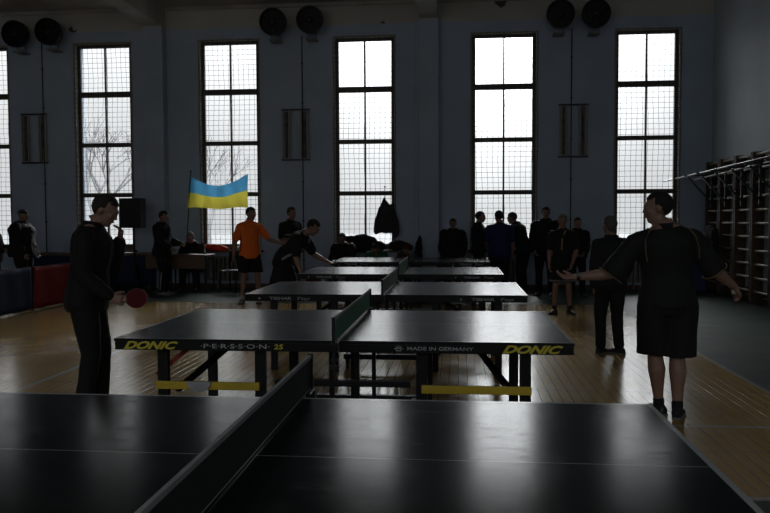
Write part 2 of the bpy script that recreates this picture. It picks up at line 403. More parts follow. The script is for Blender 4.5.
def drum(x, z, label, shift):
    t = thing('drum_loudspeaker', label, 'wall drum', (x, WY-.02, z), shift, 'round drums on the wall between the windows')
    D = Vector((0, -1, -.12)).normalized(); U = Vector((1,0,0)); V = D.cross(U)
    c0 = Vector((0, -.14, .03))
    prof = [(0, .13), (.04, .20), (.16, .275), (.30, .29), (.33, .285), (.33, .255), (.27, .24)]
    b = MB(); b.loft([(c0+D*d, U*r, V*r) for d, r in prof], 24); b.build('housing', BLACKM, t, smooth=False)
    b = MB()
    for r in (.24, .19, .14, .09):
        b.b.verts.ensure_lookup_table()
        pts = [c0+D*.315+U*r*math.cos(2*PI*i/24)+V*r*math.sin(2*PI*i/24) for i in range(25)]
        b.tube(pts, .005, 5)
    for i in range(8):
        a = 2*PI*i/8; e = U*math.cos(a)+V*math.sin(a); b.bar(c0+D*.315+e*.05, c0+D*.315+e*.245, .008)
    b.build('grille', DARKM, t)
    b = MB(); b.loft([(c0+D*.27, U*.07, V*.07), (c0+D*.33, U*.055, V*.055), (c0+D*.345, U*.02, V*.02)], 16); b.build('hub', DARKM, t)
    b = MB(); b.box(-.11, .11, -.34, 0, -.375, -.345); b.bar((0, -.02, -.37), (0, -.30, -.37), .03); b.bar((-.09, -.15, -.35), (-.09, -.2, -.2), .02); b.bar((.09, -.15, -.35), (.09, -.2, -.2), .02)
    b.build('bracket', mat('pale_bracket_paint', (.30, .31, .31), .6), t)
    b = MB(); b.bar((0,0,0), (0,-.16,.02), .06); b.build('wall_arm', DARKM, t)
for x, z, nm in ((-9.62, 5.56, 'left drum of the pair at the far left of the window wall'), (-8.86, 5.59, 'right drum of the pair at the far left of the window wall'),
                 (-3.89, 5.66, 'left drum of the middle pair above the wall rack'), (-3.10, 5.68, 'right drum of the middle pair above the wall rack'),
                 (2.07, 5.65, 'left drum of the pair at the right end of the window wall'), (2.78, 5.64, 'right drum of the pair at the right end of the window wall')):
    drum(x, z, 'black round grilled '+nm, 0)
RACKP = mat('rack_pale_paint', (.42, .39, .34), .6); RACKD = mat('rack_dark_slat', (.16, .13, .10), .6, scale=3, col2=(.04, .035, .03), stretch=(1, 1, 3))
def rack(xc, label):
    t = thing('wall_rack', label, 'wall rack', (xc, WY, 2.77), 0, 'wall racks with two slatted strips')
    w_ = .62
    b = MB(); 
    b.box(-w_/2, w_/2, -.06, -.03, 1.08, 1.115); b.box(-w_/2, w_/2, -.06, -.03, .0, .035)
    b.build('rail', DARKM, t)
    for s_ in (-1, 1):
        b = MB(); xc_ = s_*.20
        for dx in (-.075, .075): b.box(xc_+dx-.016, xc_+dx+.016, -.075, -.045, .03, 1.09)
        st = b.build('strip_frame', RACKP, t)
        b = MB(); b.box(xc_-.03, xc_+.03, -.06, -.03, .06, 1.06); b.build('slat', RACKD, st)
    for bx in (-.2, .17):
        b = MB(); b.box(bx, bx+.03, -.04, .0, .5, .53); b.build('bracket', DARKM, t)
rack(-9.46, 'pale two-strip wall rack beside the leftmost window'); rack(-3.51, 'pale two-strip wall rack right of the flag window'); rack(2.40, 'pale two-strip wall rack left of the window behind the foreground man')
for x, z0, nm in ((-9.25, 0, 'far left bay'), (-3.36, .05, 'bay between flag window and coat window'), (2.36, .0, 'bay behind the boy in shorts')):
    b = MB(); b.cyl((0, 0, z0+.1), (0, 0, 5.45), .012, 8)
    for k in range(6): b.box(-.02, .02, -.012, .02, .6+k*.85, .63+k*.85)
    o = b.build('cable_conduit', DARKM); o.location = (x, WY-.015, 0); tag(o, 'thin dark vertical conduit down the wall in the '+nm, 'conduit', 'wall conduits')

# ------------------------------------------------------------------ wall bars, pull-up rails, mat, jacket on right
POSTS = [16.18, 15.36, 14.54, 13.72, 12.90, 12.08, 11.26]
for k in range(len(POSTS)-1):
    ya, yb = POSTS[k], POSTS[k+1]
    nmk = ['nearest the corner', 'second from the corner', 'third from the corner', 'fourth from the corner, cut by the photo edge', 'fifth from the corner', 'sixth from the corner'][k]
    t = thing('wall_bars', 'wooden wall bar section with pale rungs, '+nmk, 'wall bars', (X1, (ya+yb)/2, 0), 0, 'wall bars along the right wall')
    hy = (ya-yb)/2
    for s_ in (-1, 1):
        b = MB(); b.box(-.21, -.005, s_*(hy-.035)-.025, s_*(hy-.035)+.025, .03, 2.62); b.build('upright', DARKWOOD, t, bevel=.006)
    for j in range(11):
        z = .22+j*.235; rr = MB(); rr.tube([(-.15, -hy+.06, z), (-.15, hy-.06, z)], .019, 10, flat=1.25); rr.build('rung', RUNGM, t, smooth=True)
    for zb in (.12, 2.3):
        b = MB(); b.box(-.03, -.005, -hy+.06, hy-.06, zb, zb+.12); b.build('crossboard', DARKWOOD, t)
t = thing('pull_up_rack', 'long steel pull-up rails on braces jutting from the wall bars', 'pull-up bar', (X1-.2, 14, 2.2))
TEAL = mat('dark_teal_steel', (.02, .055, .055), .4)
b = MB(); b.tube([(-.50, 3.5, .10), (-.50, -2.6, .18)], .017, 10); b.build('rail', mat('worn_rail', (.045, .04, .038), .35, metal=.5), t, smooth=True)
b = MB(); b.tube([(-.28, 2.0, .06), (-.28, -2.6, .16)], .015, 10); b.build('rail', RUNGM, t, smooth=True)
for y in (1.75, .95, .13, -.7, -1.5, -2.3):
    b = MB(); b.bar((-.01, y, .13), (-.56, y, .13), .035, .03); b.bar((-.01, y, -.42), (-.48, y, .10), .03, .03); b.bar((-.02, y, .2), (-.02, y, -.5), .04, .03); b.build('brace', TEAL, t)
MATB = mat('dark_blue_vinyl', (.018, .035, .12), .5)
for k, (y, lab) in enumerate(((15.9, 'dark blue gym mat leaning in the corner, the one against the window wall'), (15.66, 'dark blue gym mat leaning in the corner, the front one'))):
    o = MB(); o.box(-.34, .34, -.05, .05, 0, 1.12-.1*k); o = o.build('gym_mat', MATB, bevel=.03); o.location = (4.66, y+.32, 0); o.rotation_euler = (R(-7), 0, 0)
    tag(o, lab, 'mat', 'gym mats in the right corner')

# ------------------------------------------------------------------ table tennis tables
def top_mat(name, base, rough, spec):
    n = NB(name)
    hw = 1.525/2
    ax = n.math('ABSOLUTE', n.x); ay = n.math('ABSOLUTE', n.y)
    ln = n.math('MAXIMUM', n.gt(ax, 1.35), n.gt(ay, hw-.02))
    ln = n.math('MAXIMUM', ln, n.lt(ay, .0022))
    sm = n.ramp(n.noise(7, 6), .35, .75)
    c = n.mix(n.math('MULTIPLY', sm, .5), base, tuple(v*1.5 for v in base))
    c = n.mix(ln, c, (.26, .27, .27))
    n.b.inputs['Specular IOR Level'].default_value = spec
    return n.fin(c, n.math('ADD', rough, n.math('ADD', n.math('MULTIPLY', n.noise(5, 5), .07), n.math('MULTIPLY', n.ramp(n.noise(9, 8, n.mapv((1, 3, 1))), .52, .72), .05))))
TOP1 = top_mat('blue_black_table_surface', (.006, .0075, .009), .14, .055)
TOP2 = top_mat('dark_grey_table_surface', (.014, .017, .016), .18, .16)
def net_mat(name, col, dens):
    m = bpy.data.materials.new(name); m.use_nodes = True; t = m.node_tree; b_ = t.nodes['Principled BSDF']
    b_.inputs['Base Color'].default_value = (*col, 1); b_.inputs['Roughness'].default_value = .9
    tc_ = t.nodes.new('ShaderNodeTexCoord'); sp = t.nodes.new('ShaderNodeSeparateXYZ'); t.links.new(tc_.outputs['Object'], sp.inputs[0])
    def cell(v):
        a = t.nodes.new('ShaderNodeMath'); a.operation = 'MULTIPLY'; a.inputs[1].default_value = 110; t.links.new(v, a.inputs[0])
        f = t.nodes.new('ShaderNodeMath'); f.operation = 'FRACT'; t.links.new(a.outputs[0], f.inputs[0])
        g = t.nodes.new('ShaderNodeMath'); g.operation = 'LESS_THAN'; g.inputs[1].default_value = dens; t.links.new(f.outputs[0], g.inputs[0]); return g.outputs[0]
    mx = t.nodes.new('ShaderNodeMath'); mx.operation = 'MAXIMUM'; t.links.new(cell(sp.outputs['Y']), mx.inputs[0]); t.links.new(cell(sp.outputs['Z']), mx.inputs[1])
    t.links.new(mx.outputs[0], b_.inputs['Alpha']); return m
NET_G = net_mat('green_net_mesh', (.03, .14, .075), .7)
NET_K = net_mat('black_net_mesh', (.006, .0065, .0075), .75)
NET_Y = net_mat('grey_net_mesh', (.08, .09, .09), .6)
NETTAPE = mat('net_tape', (.22, .23, .23), .8)
def casters(b, x, y):
    b.cyl((x-.012, y, .045), (x+.012, y, .045), .045, 16)
def tt_table(cx, yfront, top, netm, kind, label, netlabel, rz=0, brand=True):
    L, W = 2.74, 1.525
    t = thing('table_tennis_table', label, 'table tennis table', (cx, yfront+W/2, 0), rz, 'table tennis tables in a row')
    zs = 1.013 if kind == 'donic' else 1; t.scale.z = zs
    for s_ in (-1, 1):
        a, c = (0.004, L/2) if s_ > 0 else (-L/2, -.004)
        b = MB(); b.box(a, c, -W/2, W/2, .740, .76)
        b.b.faces.ensure_lookup_table()
        for f_ in b.b.faces:
            f_.normal_update()
            if f_.normal.z < .5: f_.material_index = 1
        half = b.build('tabletop', [top, APRON], t)
        b = MB()
        o_ = .004
        b.box(a+o_, c-o_, -W/2+.001, -W/2+.034, .692, .739); b.box(a+o_, c-o_, W/2-.034, W/2-.004, .692, .739)
        b.box(c-.034 if s_ > 0 else a+.004, c-.004 if s_ > 0 else a+.034, -W/2+.034, W/2-.034, .692, .739)
        b.box(a+.02 if s_ > 0 else c-.04, a+.04 if s_ > 0 else c-.02, -W/2+.034, W/2-.034, .69, .737)
        ap = b.build('apron', APRON, t, bevel=.002)
        yl = -W/2-.0005
        if kind == 'donic':
            b = MB()
            if s_ < 0:
                text_mesh(b, 'DONIC', -L/2+.06, yl, .700, .045, .34, .45, .04); b.build('lettering', YELP, ap)
                b = MB(); text_mesh(b, '·P·E·R·S·S·O·N·', -L/2+.54, yl, .707, .026, .42, 0, .003); b.build('lettering', WHITEP, ap)
                b = MB(); text_mesh(b, '25', -L/2+.987, yl, .706, .028, .055, .1, .02); b.build('lettering', YELP, ap)
            else:
                text_mesh(b, 'DONIC', L/2-.41, yl, .700, .045, .345, .45, .04); b.build('lettering', YELP, ap)
                b = MB(); text_mesh(b, 'MADE IN GERMANY', .41, yl, .710, .020, .385, 0, .012); b.build('lettering', GREYP, ap)
                b = MB()
                for k in range(5):
                    a0 = R(20+35*k); e = Vector((math.cos(a0), 0, math.sin(a0)))
                    b.bar(Vector((.36, yl-.001, .710))+e*.008, Vector((.36, yl-.001, .710))+e*.026, .006, .002, upv=(0,1,0))
                b.box(.345, .375, yl-.002, yl, .703, .708); b.build('emblem', GREYP, ap)
        elif kind == 'tibhar':
            b = MB(); x_ = -1.12 if s_ < 0 else .84
            text_mesh(b, 'TIBHAR', x_, yl, .706, .028, .22, 0, .035); text_mesh(b, 'Top', x_+.27, yl, .706, .026, .13, .35, .015)
            b.cyl((x_-.10, yl-.001, .718), (x_-.10, yl+.002, .718), .011, 10)
            b.build('lettering', GREYP, ap)
        # legs and lower frame
        xl = [s_*v for v in (1.10, .49)]
        for k, x in enumerate(xl):
            ys = (-W/2+.10, W/2-.485)
            for q, y in enumerate(ys):
                b = MB(); b.box(x-.033, x+.033, y-.02, y+.02, .0, .69)
                b.build('leg', BLACKM, t, bevel=.004)
        xo, xi = xl
        if kind != 'donic': b = MB(); b.box(min(xo, xi), max(xo, xi), W/2-.505, W/2-.465, .28, .33); b.build('crossbar', BLACKM, t)
        if kind == 'donic':
            b = MB(); b.box(min(xo, xi)-(.035 if s_ < 0 else 0), max(xo, xi)+(0 if s_ < 0 else .035), -W/2+.055, -W/2+.079, .445, .493); yb = b.build('crossbar', YELLOW, t, bevel=.004); yb['label'] = 'yellow lower crossbar'
            if s_ < 0:
                b = MB(); b.rings([[(-.86+.075*math.cos(PI+PI*i/10), yy_, .497+.062*math.sin(PI+PI*i/10)) for i in range(11)] for yy_ in (-W/2+.035, -W/2+.054)])
                b.build('foot_guard', GREYP, t)
                b = MB(); b.bar((-1.16, -W/2+.13, .52), (-.98, -W/2+.20, .67), .026, .026); rb = b.build('brace', REDM, t); rb['label'] = 'red folding brace'
            b = MB(); b.bar((s_*1.04, -.60, .42), (s_*.80, -.1, .66), .035, .03); b.build('brace', BLACKM, t)
        else:
            b = MB(); b.box(min(xo, xi), max(xo, xi), -W/2+.06, -W/2+.09, .42, .46); b.build('crossbar', BLACKM, t)
            b = MB(); b.bar((s_*1.0, -.4, .35), (s_*.5, -.1, .68), .03, .03); b.build('brace', BLACKM, t)
    # middle carriage
    b = MB(); b.box(-.42, .42, -.60, -.55, .455 if kind == 'donic' else .10, .49 if kind == 'donic' else .15); b.box(-.42, .42, .50, .55, .10, .15)
    for x in (-.40, .36): b.box(x, x+.04, -.58, .53, .10, .14); 
    for x in (-.08, .08):
        for y in (-.50, .45): b.bar((x, y, .12), (x, y, .70), .03)
    b.build('carriage', BLACKM, t, bevel=.003)
    for x in (-.38, .38):
        for y in (-.57, .53):
            b = MB(); casters(b, x, y); b.box(x-.02, x+.02, y-.02, y+.02, .06, .12); b.build('caster', BLACKM, t)
    # net assembly: lifted off as one thing
    nt = thing('table_tennis_net', netlabel, 'table tennis net', (cx, yfront+W/2, .76*zs), rz, 'nets across the tables')
    hw = W/2+.14
    b = MB(); b.box(-.002, .002, -hw+.01, hw-.01, .012, .145); b.build('mesh', netm, nt)
    b = MB(); b.box(-.006, .006, -hw+.01, hw-.01, .138, .1525); b.build('top_tape', NETTAPE, nt)
    b = MB(); b.tube([(0, -hw+.01, .010), (0, hw-.01, .010)], .003, 6); b.build('cord', NETTAPE, nt)
    for s_ in (-1, 1):
        b = MB(); y = s_*hw
        b.box(-.011, .011, y-.011, y+.011, -.04, .158); b.box(-.02, .02, min(y, s_*(hw-.11)), max(y, s_*(hw-.11)), .002, .010)
        b.box(-.02, .02, y-.015, y+.015, -.045, .004); p_ = b.build('post', BLACKM, nt, bevel=.003)
        b = MB(); b.box(-.018, .018, min(y, y-s_*.10), max(y, y-s_*.10), -.098, -.088); b.cyl((0, y, -.045), (0, y, -.13), .008, 8); b.cyl((0, y, -.14), (0, y, -.122), .03, 12); b.build('clamp', DARKM, p_)
    return t
HALF = 1.37
tt_table(.748-HALF, 3.03-1.525, TOP1, NET_K, 'plain', 'nearest table tennis table with blue-black top filling the foreground', 'black net across the nearest table')
tt_table(-2.076+HALF, 4.43, TOP2, NET_G, 'donic', 'second table from the front with yellow lettering and yellow crossbars', 'green net across the table with yellow lettering')
tt_table(-2.083+HALF, 7.30, TOP2, NET_Y, 'tibhar', 'third table from the front with pale lettering on a black apron', 'grey net across the third table from the front')
tt_table(-2.143+HALF, 10.07, TOP2, NET_G, 'tibhar', 'fourth table from the front, at which the bending man plays', 'green net across the fourth table from the front')
tt_table(-2.194+HALF, 13.03, TOP2, NET_K, 'tibhar', 'farthest table of the row, near the window wall', 'dark net across the farthest table')

# ------------------------------------------------------------------ barriers
BL, BR = mat('blue_banner_cloth', (.014, .028, .085), .8, bump=.1), mat('red_banner_cloth', (.26, .008, .008), .8, bump=.1)
BARR = [(8.5, 10.45, BL, 'blue banner barrier at the photo edge, nearest of the row'), (10.5, 11.95, BL, 'blue banner barrier left of the red one'), (11.98, 13.9, BR, 'red banner barrier, the only red one'), (13.94, 15.1, BL, 'blue banner barrier farthest back, beyond the red one')]
for y0, y1, m_, lab in BARR:
    t = thing('banner_barrier', lab, 'barrier', (-7.0, (y0+y1)/2, 0), 0, 'banner barriers along the left side'); h = (y1-y0)/2
    b = MB()
    b.grid(24, 8, lambda u, v: Vector((.012+.008*math.sin(u*19+v*2), -h+.02+u*(2*h-.04), .03+v*.69)))
    b.build('banner', m_, t, solid=.006, smooth=True)
    b = MB(); b.bar((0, -h+.01, .72), (0, h-.01, .72), .02); b.bar((0, -h+.01, .04), (0, h-.01, .04), .02); b.bar((0, -h+.01, 0), (0, -h+.01, .73), .02); b.bar((0, h-.01, 0), (0, h-.01, .73), .02)
    b.build('frame', BLACKM, t)
    for y in (-h*.6, h*.6):
        b = MB(); b.bar((-.25, y, .012), (.0, y, .012), .02); b.bar((-.24, y, .02), (-.01, y, .45), .015); b.build('foot', BLACKM, t)
# back bench with blue cover under the window behind the loudspeaker and wooden rail
t = thing('gym_bench', 'long bench with brown board top and blue cover under the window behind the loudspeaker', 'bench', (-8.0, 16.05, 0))
b = MB(); b.box(-1.55, 1.5, -.18, .20, .74, .79); b.build('seat', SILLM, t, bevel=.005)
b = MB(); b.grid(40, 6, lambda u, v: Vector((-1.5+2.95*u, -.15+.012*math.sin(u*60), .10+.63*v))); b.build('cover', BL, t, solid=.01, smooth=True)
for x in (-1.3, 0.0, 1.35):
    b = MB(); b.box(x-.03, x+.03, -.12, .15, 0, .74); b.build('leg', DARKWOOD, t)

# ------------------------------------------------------------------ loudspeaker on stand
t = thing('speaker_stand', 'black tripod stand holding the loudspeaker', 'speaker stand', (-6.76, 15.46, 0))
b = MB(); b.cyl((0,0,.25), (0,0,1.33), .018, 12); b.cyl((0,0,.25), (0,0,.8), .024, 12); b.build('pole', BLACKM, t)
for k in range(3):
    a = R(90+120*k); b = MB(); b.bar((.02*math.cos(a), .02*math.sin(a), .62), (.30*math.cos(a), .30*math.sin(a), .02), .022); b.build('leg', BLACKM, t)
t = thing('loudspeaker', 'black box loudspeaker on a tripod stand by the window', 'loudspeaker', (-6.76, 15.46, 1.33), R(-8))
b = MB(); b.rings([[(-.25, -.15, z), (.25, -.15, z), (.17, .2, z), (-.17, .2, z)] for z in (0, .62)]); b.build('cabinet', mat('black_speaker_plastic', (.012, .012, .013), .6), t, bevel=.012)
b = MB(); b.box(-.23, .23, -.162, -.152, .03, .59); b.build('grille', mat('speaker_grille', (.02, .02, .02), .5, scale=150), t, bevel=.004)
b = MB(); b.cyl((0, -.165, .2), (0, -.162, .2), .17, 24); b.build('woofer', DARKM, t)

# ------------------------------------------------------------------ officials' desks
def desk(x, y, label, hw=.40):
    t = thing('desk', label, 'desk', (x, y, 0), 0, 'officials desks')
    b = MB(); b.box(-hw, hw, -.28, .28, .76, .785); b.build('desktop', WOODD, t, bevel=.004)
    b = MB(); b.box(-hw+.05, hw-.05, -.262, -.245, .50, .755); b.build('modesty_panel', WOODD, t)
    for sx in (-1, 1):
        for sy in (-1, 1):
            b = MB(); b.box(sx*(hw-.035)-.015, sx*(hw-.035)+.015, sy*.24-.015, sy*.24+.015, 0, .76); b.build('leg', BLACKM, t)
desk(-5.47, 15.35, 'brown veneer desk in front of the seated official'); desk(-6.16, 15.37, 'brown veneer desk behind the standing man in a dark coat', .26)
b = MB(); b.grid(6, 4, lambda u, v: Vector((-.17+.34*u, -.11+.22*v, .004*math.sin(u*5)))); o = b.build('paper_sheet', mat('paper', (.7, .7, .68), .8), solid=.002); o.location = (-5.38, 15.25, .79); tag(o, 'white paper sheet on the desk of the seated official', 'paper')
def chair(x, y, rz, label, m_=None):
    t = thing('chair', label, 'chair', (x, y, 0), rz, 'dark chairs along the window wall')
    m_ = m_ or mat('dark_chair_seat', (.03, .028, .03), .7)
    b = MB(); b.box(-.2, .2, -.2, .2, .43, .46); b.build('seat', m_, t, bevel=.01)
    b = MB(); b.box(-.2, .2, -.215, -.195, .62, .84); b.build('backrest', m_, t, bevel=.008)
    for sx in (-1, 1):
        for sy, top_ in ((-1, .84), (1, .43)):
            b = MB(); b.bar((sx*.18, sy*.18, 0), (sx*.18, sy*.185, top_), .022); b.build('leg', BLACKM, t)
chair(-5.62, 15.86, R(180), 'dark chair under the official seated at the desk')
chair(-4.62, 15.35, R(165), 'dark empty chair behind the man in the orange shirt')

# ------------------------------------------------------------------ flag
t = thing('flag', 'blue and yellow flag on a slanted pole in front of a window', 'flag', (-5.72, 15.75, 0))
b = MB(); p0, p1 = Vector((-.06, .1, .79)), Vector((.10, 0, 2.50)); b.cyl(p0, p1, .012, 10); b.tube([p1, p1+Vector((.003,0,.03))], .017, 8)
b.build('pole', mat('dark_flag_pole', (.05, .045, .04), .5), t)
def flagpt(u, v):    # u along 0..1, v 0 top..1 bottom
    top_ = Vector((.08, 0, 2.40)).lerp(Vector((1.26, .30, 2.47)), u); top_.z -= .235*math.sin(PI*u)**1.1*(1-.15*u)
    bot_ = Vector((-.005, 0, 1.74)).lerp(Vector((1.25, .25, 1.74)), u); bot_.z += .02*math.sin(u*9)
    p = top_.lerp(bot_, v); p.y += .045*math.sin(u*11+v*2.3)*(.4+.6*v)+.02*math.sin(u*25-v*3)
    return p
for nm, v0, v1, colr in (('blue_stripe', 0, .49, (.07, .28, .48)), ('yellow_stripe', .49, 1, (.55, .48, .06))):
    b = MB(); b.grid(60, 14, lambda u, v, v0=v0, v1=v1: flagpt(u, v0+(v1-v0)*v))
    o = b.build(nm, mat(nm+'_cloth', colr, .8, noise_amt=.04, trans=.62), t, smooth=True)
# orange and white clothes on the sill below the flag
def cloth_heap(name, pts, m_, label, cat='clothes', group=None, seed=0, vox=.02, crease=.02):
    b = MB()
    for c, rx, ry, rz_ in pts: b.ell(c, rx, ry, rz_, k=14)
    me = remesh(b, vox, 3)
    displace(me, lambda c: noise.noise(c*9+Vector((seed, 0, 0)))*crease + noise.noise(c*24)*crease*.5)
    me.materials.append(m_); o = bpy.data.objects.new(name, me); C.objects.link(o); centered(o)
    return tag(o, label, cat, group)
def displace(me, fn):
    nm = [v.normal.copy() for v in me.vertices]
    cs = [v.co + n*fn(v.co) for v, n in zip(me.vertices, nm)]
    me.vertices.foreach_set('co', [x for c in cs for x in c]); me.update()
def remesh(b, vox, smooth_it=2, fn=None):
    me = b.mesh('tmp'); o = bpy.data.objects.new('tmp', me); C.objects.link(o)
    md = o.modifiers.new('r', 'REMESH'); md.mode = 'VOXEL'; md.voxel_size = vox; md.use_smooth_shade = True
    if smooth_it: ms = o.modifiers.new('s', 'SMOOTH'); ms.factor = .5; ms.iterations = smooth_it
    bpy.context.view_layer.update()
    out = bpy.data.meshes.new_from_object(o.evaluated_get(bpy.context.evaluated_depsgraph_get()))
    bpy.data.objects.remove(o); bpy.data.meshes.remove(me)
    for p in out.polygons: p.use_smooth = True
    return out
cloth_heap('folded_jacket', [((-5.33, 16.35, .89), .24, .08, .07), ((-5.18, 16.35, .87), .17, .08, .06), ((-5.48, 16.35, .90), .12, .07, .07)], mat('orange_cloth', (.75, .10, .02), .8, trans=.25), 'orange jacket heaped on the window sill below the flag')
cloth_heap('folded_shirt', [((-4.78, 16.35, .86), .16, .08, .045)], mat('white_cloth', (.6, .6, .6), .8), 'white shirt folded on the window sill beside the orange jacket', seed=3)
cloth_heap('coat_pile', [((-2.32, 16.25, .95), .22, .15, .2), ((-2.02, 16.25, .98), .32, .16, .2), ((-1.75, 16.22, .90), .22, .14, .14)], mat('black_coat_cloth', (.012, .012, .014), .9), 'heap of dark coats piled on the sill below the hanging coat window', seed=5)
cloth_heap('sports_bag', [((-1.28, 16.26, .93), .22, .13, .11), ((-1.1, 16.26, .9), .14, .12, .09)], mat('dark_brown_bag', (.035, .022, .018), .8), 'dark bag on the sill behind the person in a green top', 'bag', seed=8)
cloth_heap('draped_jacket', [((-.90, 15.98, .52), .16, .12, .09), ((-.86, 15.98, .72), .12, .10, .16), ((-.82, 15.99, .92), .08, .07, .14), ((-.80, 16.0, 1.06), .045, .045, .10)], mat('black_jacket_heap', (.008, .008, .01), .9), 'black jacket bunched up on the bench end beside the centre pilaster', 'jacket', seed=12, crease=.015)
# coat hanging in the window
b = MB()
cx_, cy_ = -1.58, 16.33
secs = [(1.98, .012, .02, .02), (1.90, .05, .04, .01), (1.80, .09, .06, .02), (1.74, .13, .08, .05), (1.68, .17, .08, .05), (1.55, .19, .09, .04), (1.40, .21, .095, .04), (1.28, .23, .10, .03), (1.20, .22, .10, .03)]
b.loft([(Vector((cx_+dx, cy_, z)), Vector((rx, 0, 0)), Vector((0, ry, 0))) for z, rx, ry, dx in secs], 18)
b.tube([(cx_-.05, cy_-.02, 1.72), (cx_-.13, cy_-.03, 1.5), (cx_-.16, cy_-.03, 1.24)], [.06, .065, .06], 12)
b.tube([(cx_+.17, cy_-.02, 1.72), (cx_+.24, cy_-.03, 1.5), (cx_+.27, cy_-.03, 1.25), (cx_+.25, cy_-.02, 1.14)], [.05, .06, .055, .05], 12)
b.tube([(cx_+.08, cy_, 1.76), (cx_+.20, cy_, 1.79)], [.05, .03], 10)
me = remesh(b, .016, 2)
displace(me, lambda c: noise.noise(Vector((c.x*14, c.y*14, c.z*4)))*.02)
me.materials.append(mat('dark_coat', (.055, .05, .05), .9)); o = bpy.data.objects.new('hooded_coat', me); C.objects.link(o); centered(o)
tag(o, 'dark hooded coat hanging in front of a bright window', 'coat')
b = MB(); b.tube([(cx_+.01, cy_, 2.2), (cx_+.01, cy_, 2.0), (cx_+.01, cy_+.02, 1.975)], .005, 6); b.bar((cx_+.01, cy_, 2.19), (cx_+.01, WY+.2, 2.19), .02)
o = b.build('coat_hook', DARKM); tag(centered(o), 'small dark hook on the window frame holding the hooded coat', 'hook')
# jacket on the wall bars
b = MB(); b.loft([(Vector((4.92, 15.33, z)), Vector((rx*.4, 0, 0)), Vector((0, rx, 0))) for z, rx in ((1.36, .1), (1.28, .22), (1.0, .27), (.66, .30), (.60, .27))], 16)
b.tube([(4.92, 15.12, 1.25), (4.90, 15.02, .95), (4.90, 15.0, .72)], [.07, .075, .06], 10)
me = remesh(b, .02, 2)
displace(me, lambda c: noise.noise(c*8)*.025)
me.materials.append(mat('black_jacket_cloth', (.012, .012, .014), .9)); o = bpy.data.objects.new('jacket', me); C.objects.link(o); centered(o); o.location.x -= .06
tag(o, 'black jacket hanging on the wall bars near the corner', 'jacket')
# bench with seated people under coat window
t = thing('gym_bench', 'low wooden bench with people sitting under the hanging coat', 'bench', (-1.75, 15.95, 0))
b = MB(); b.box(-1.2, 1.1, -.15, .15, .40, .44); b.build('seat', SILLM, t, bevel=.005)
for x in (-1.0, 0, .95):
    b = MB(); b.box(x-.03, x+.03, -.12, .12, 0, .40); b.build('leg', DARKWOOD, t)

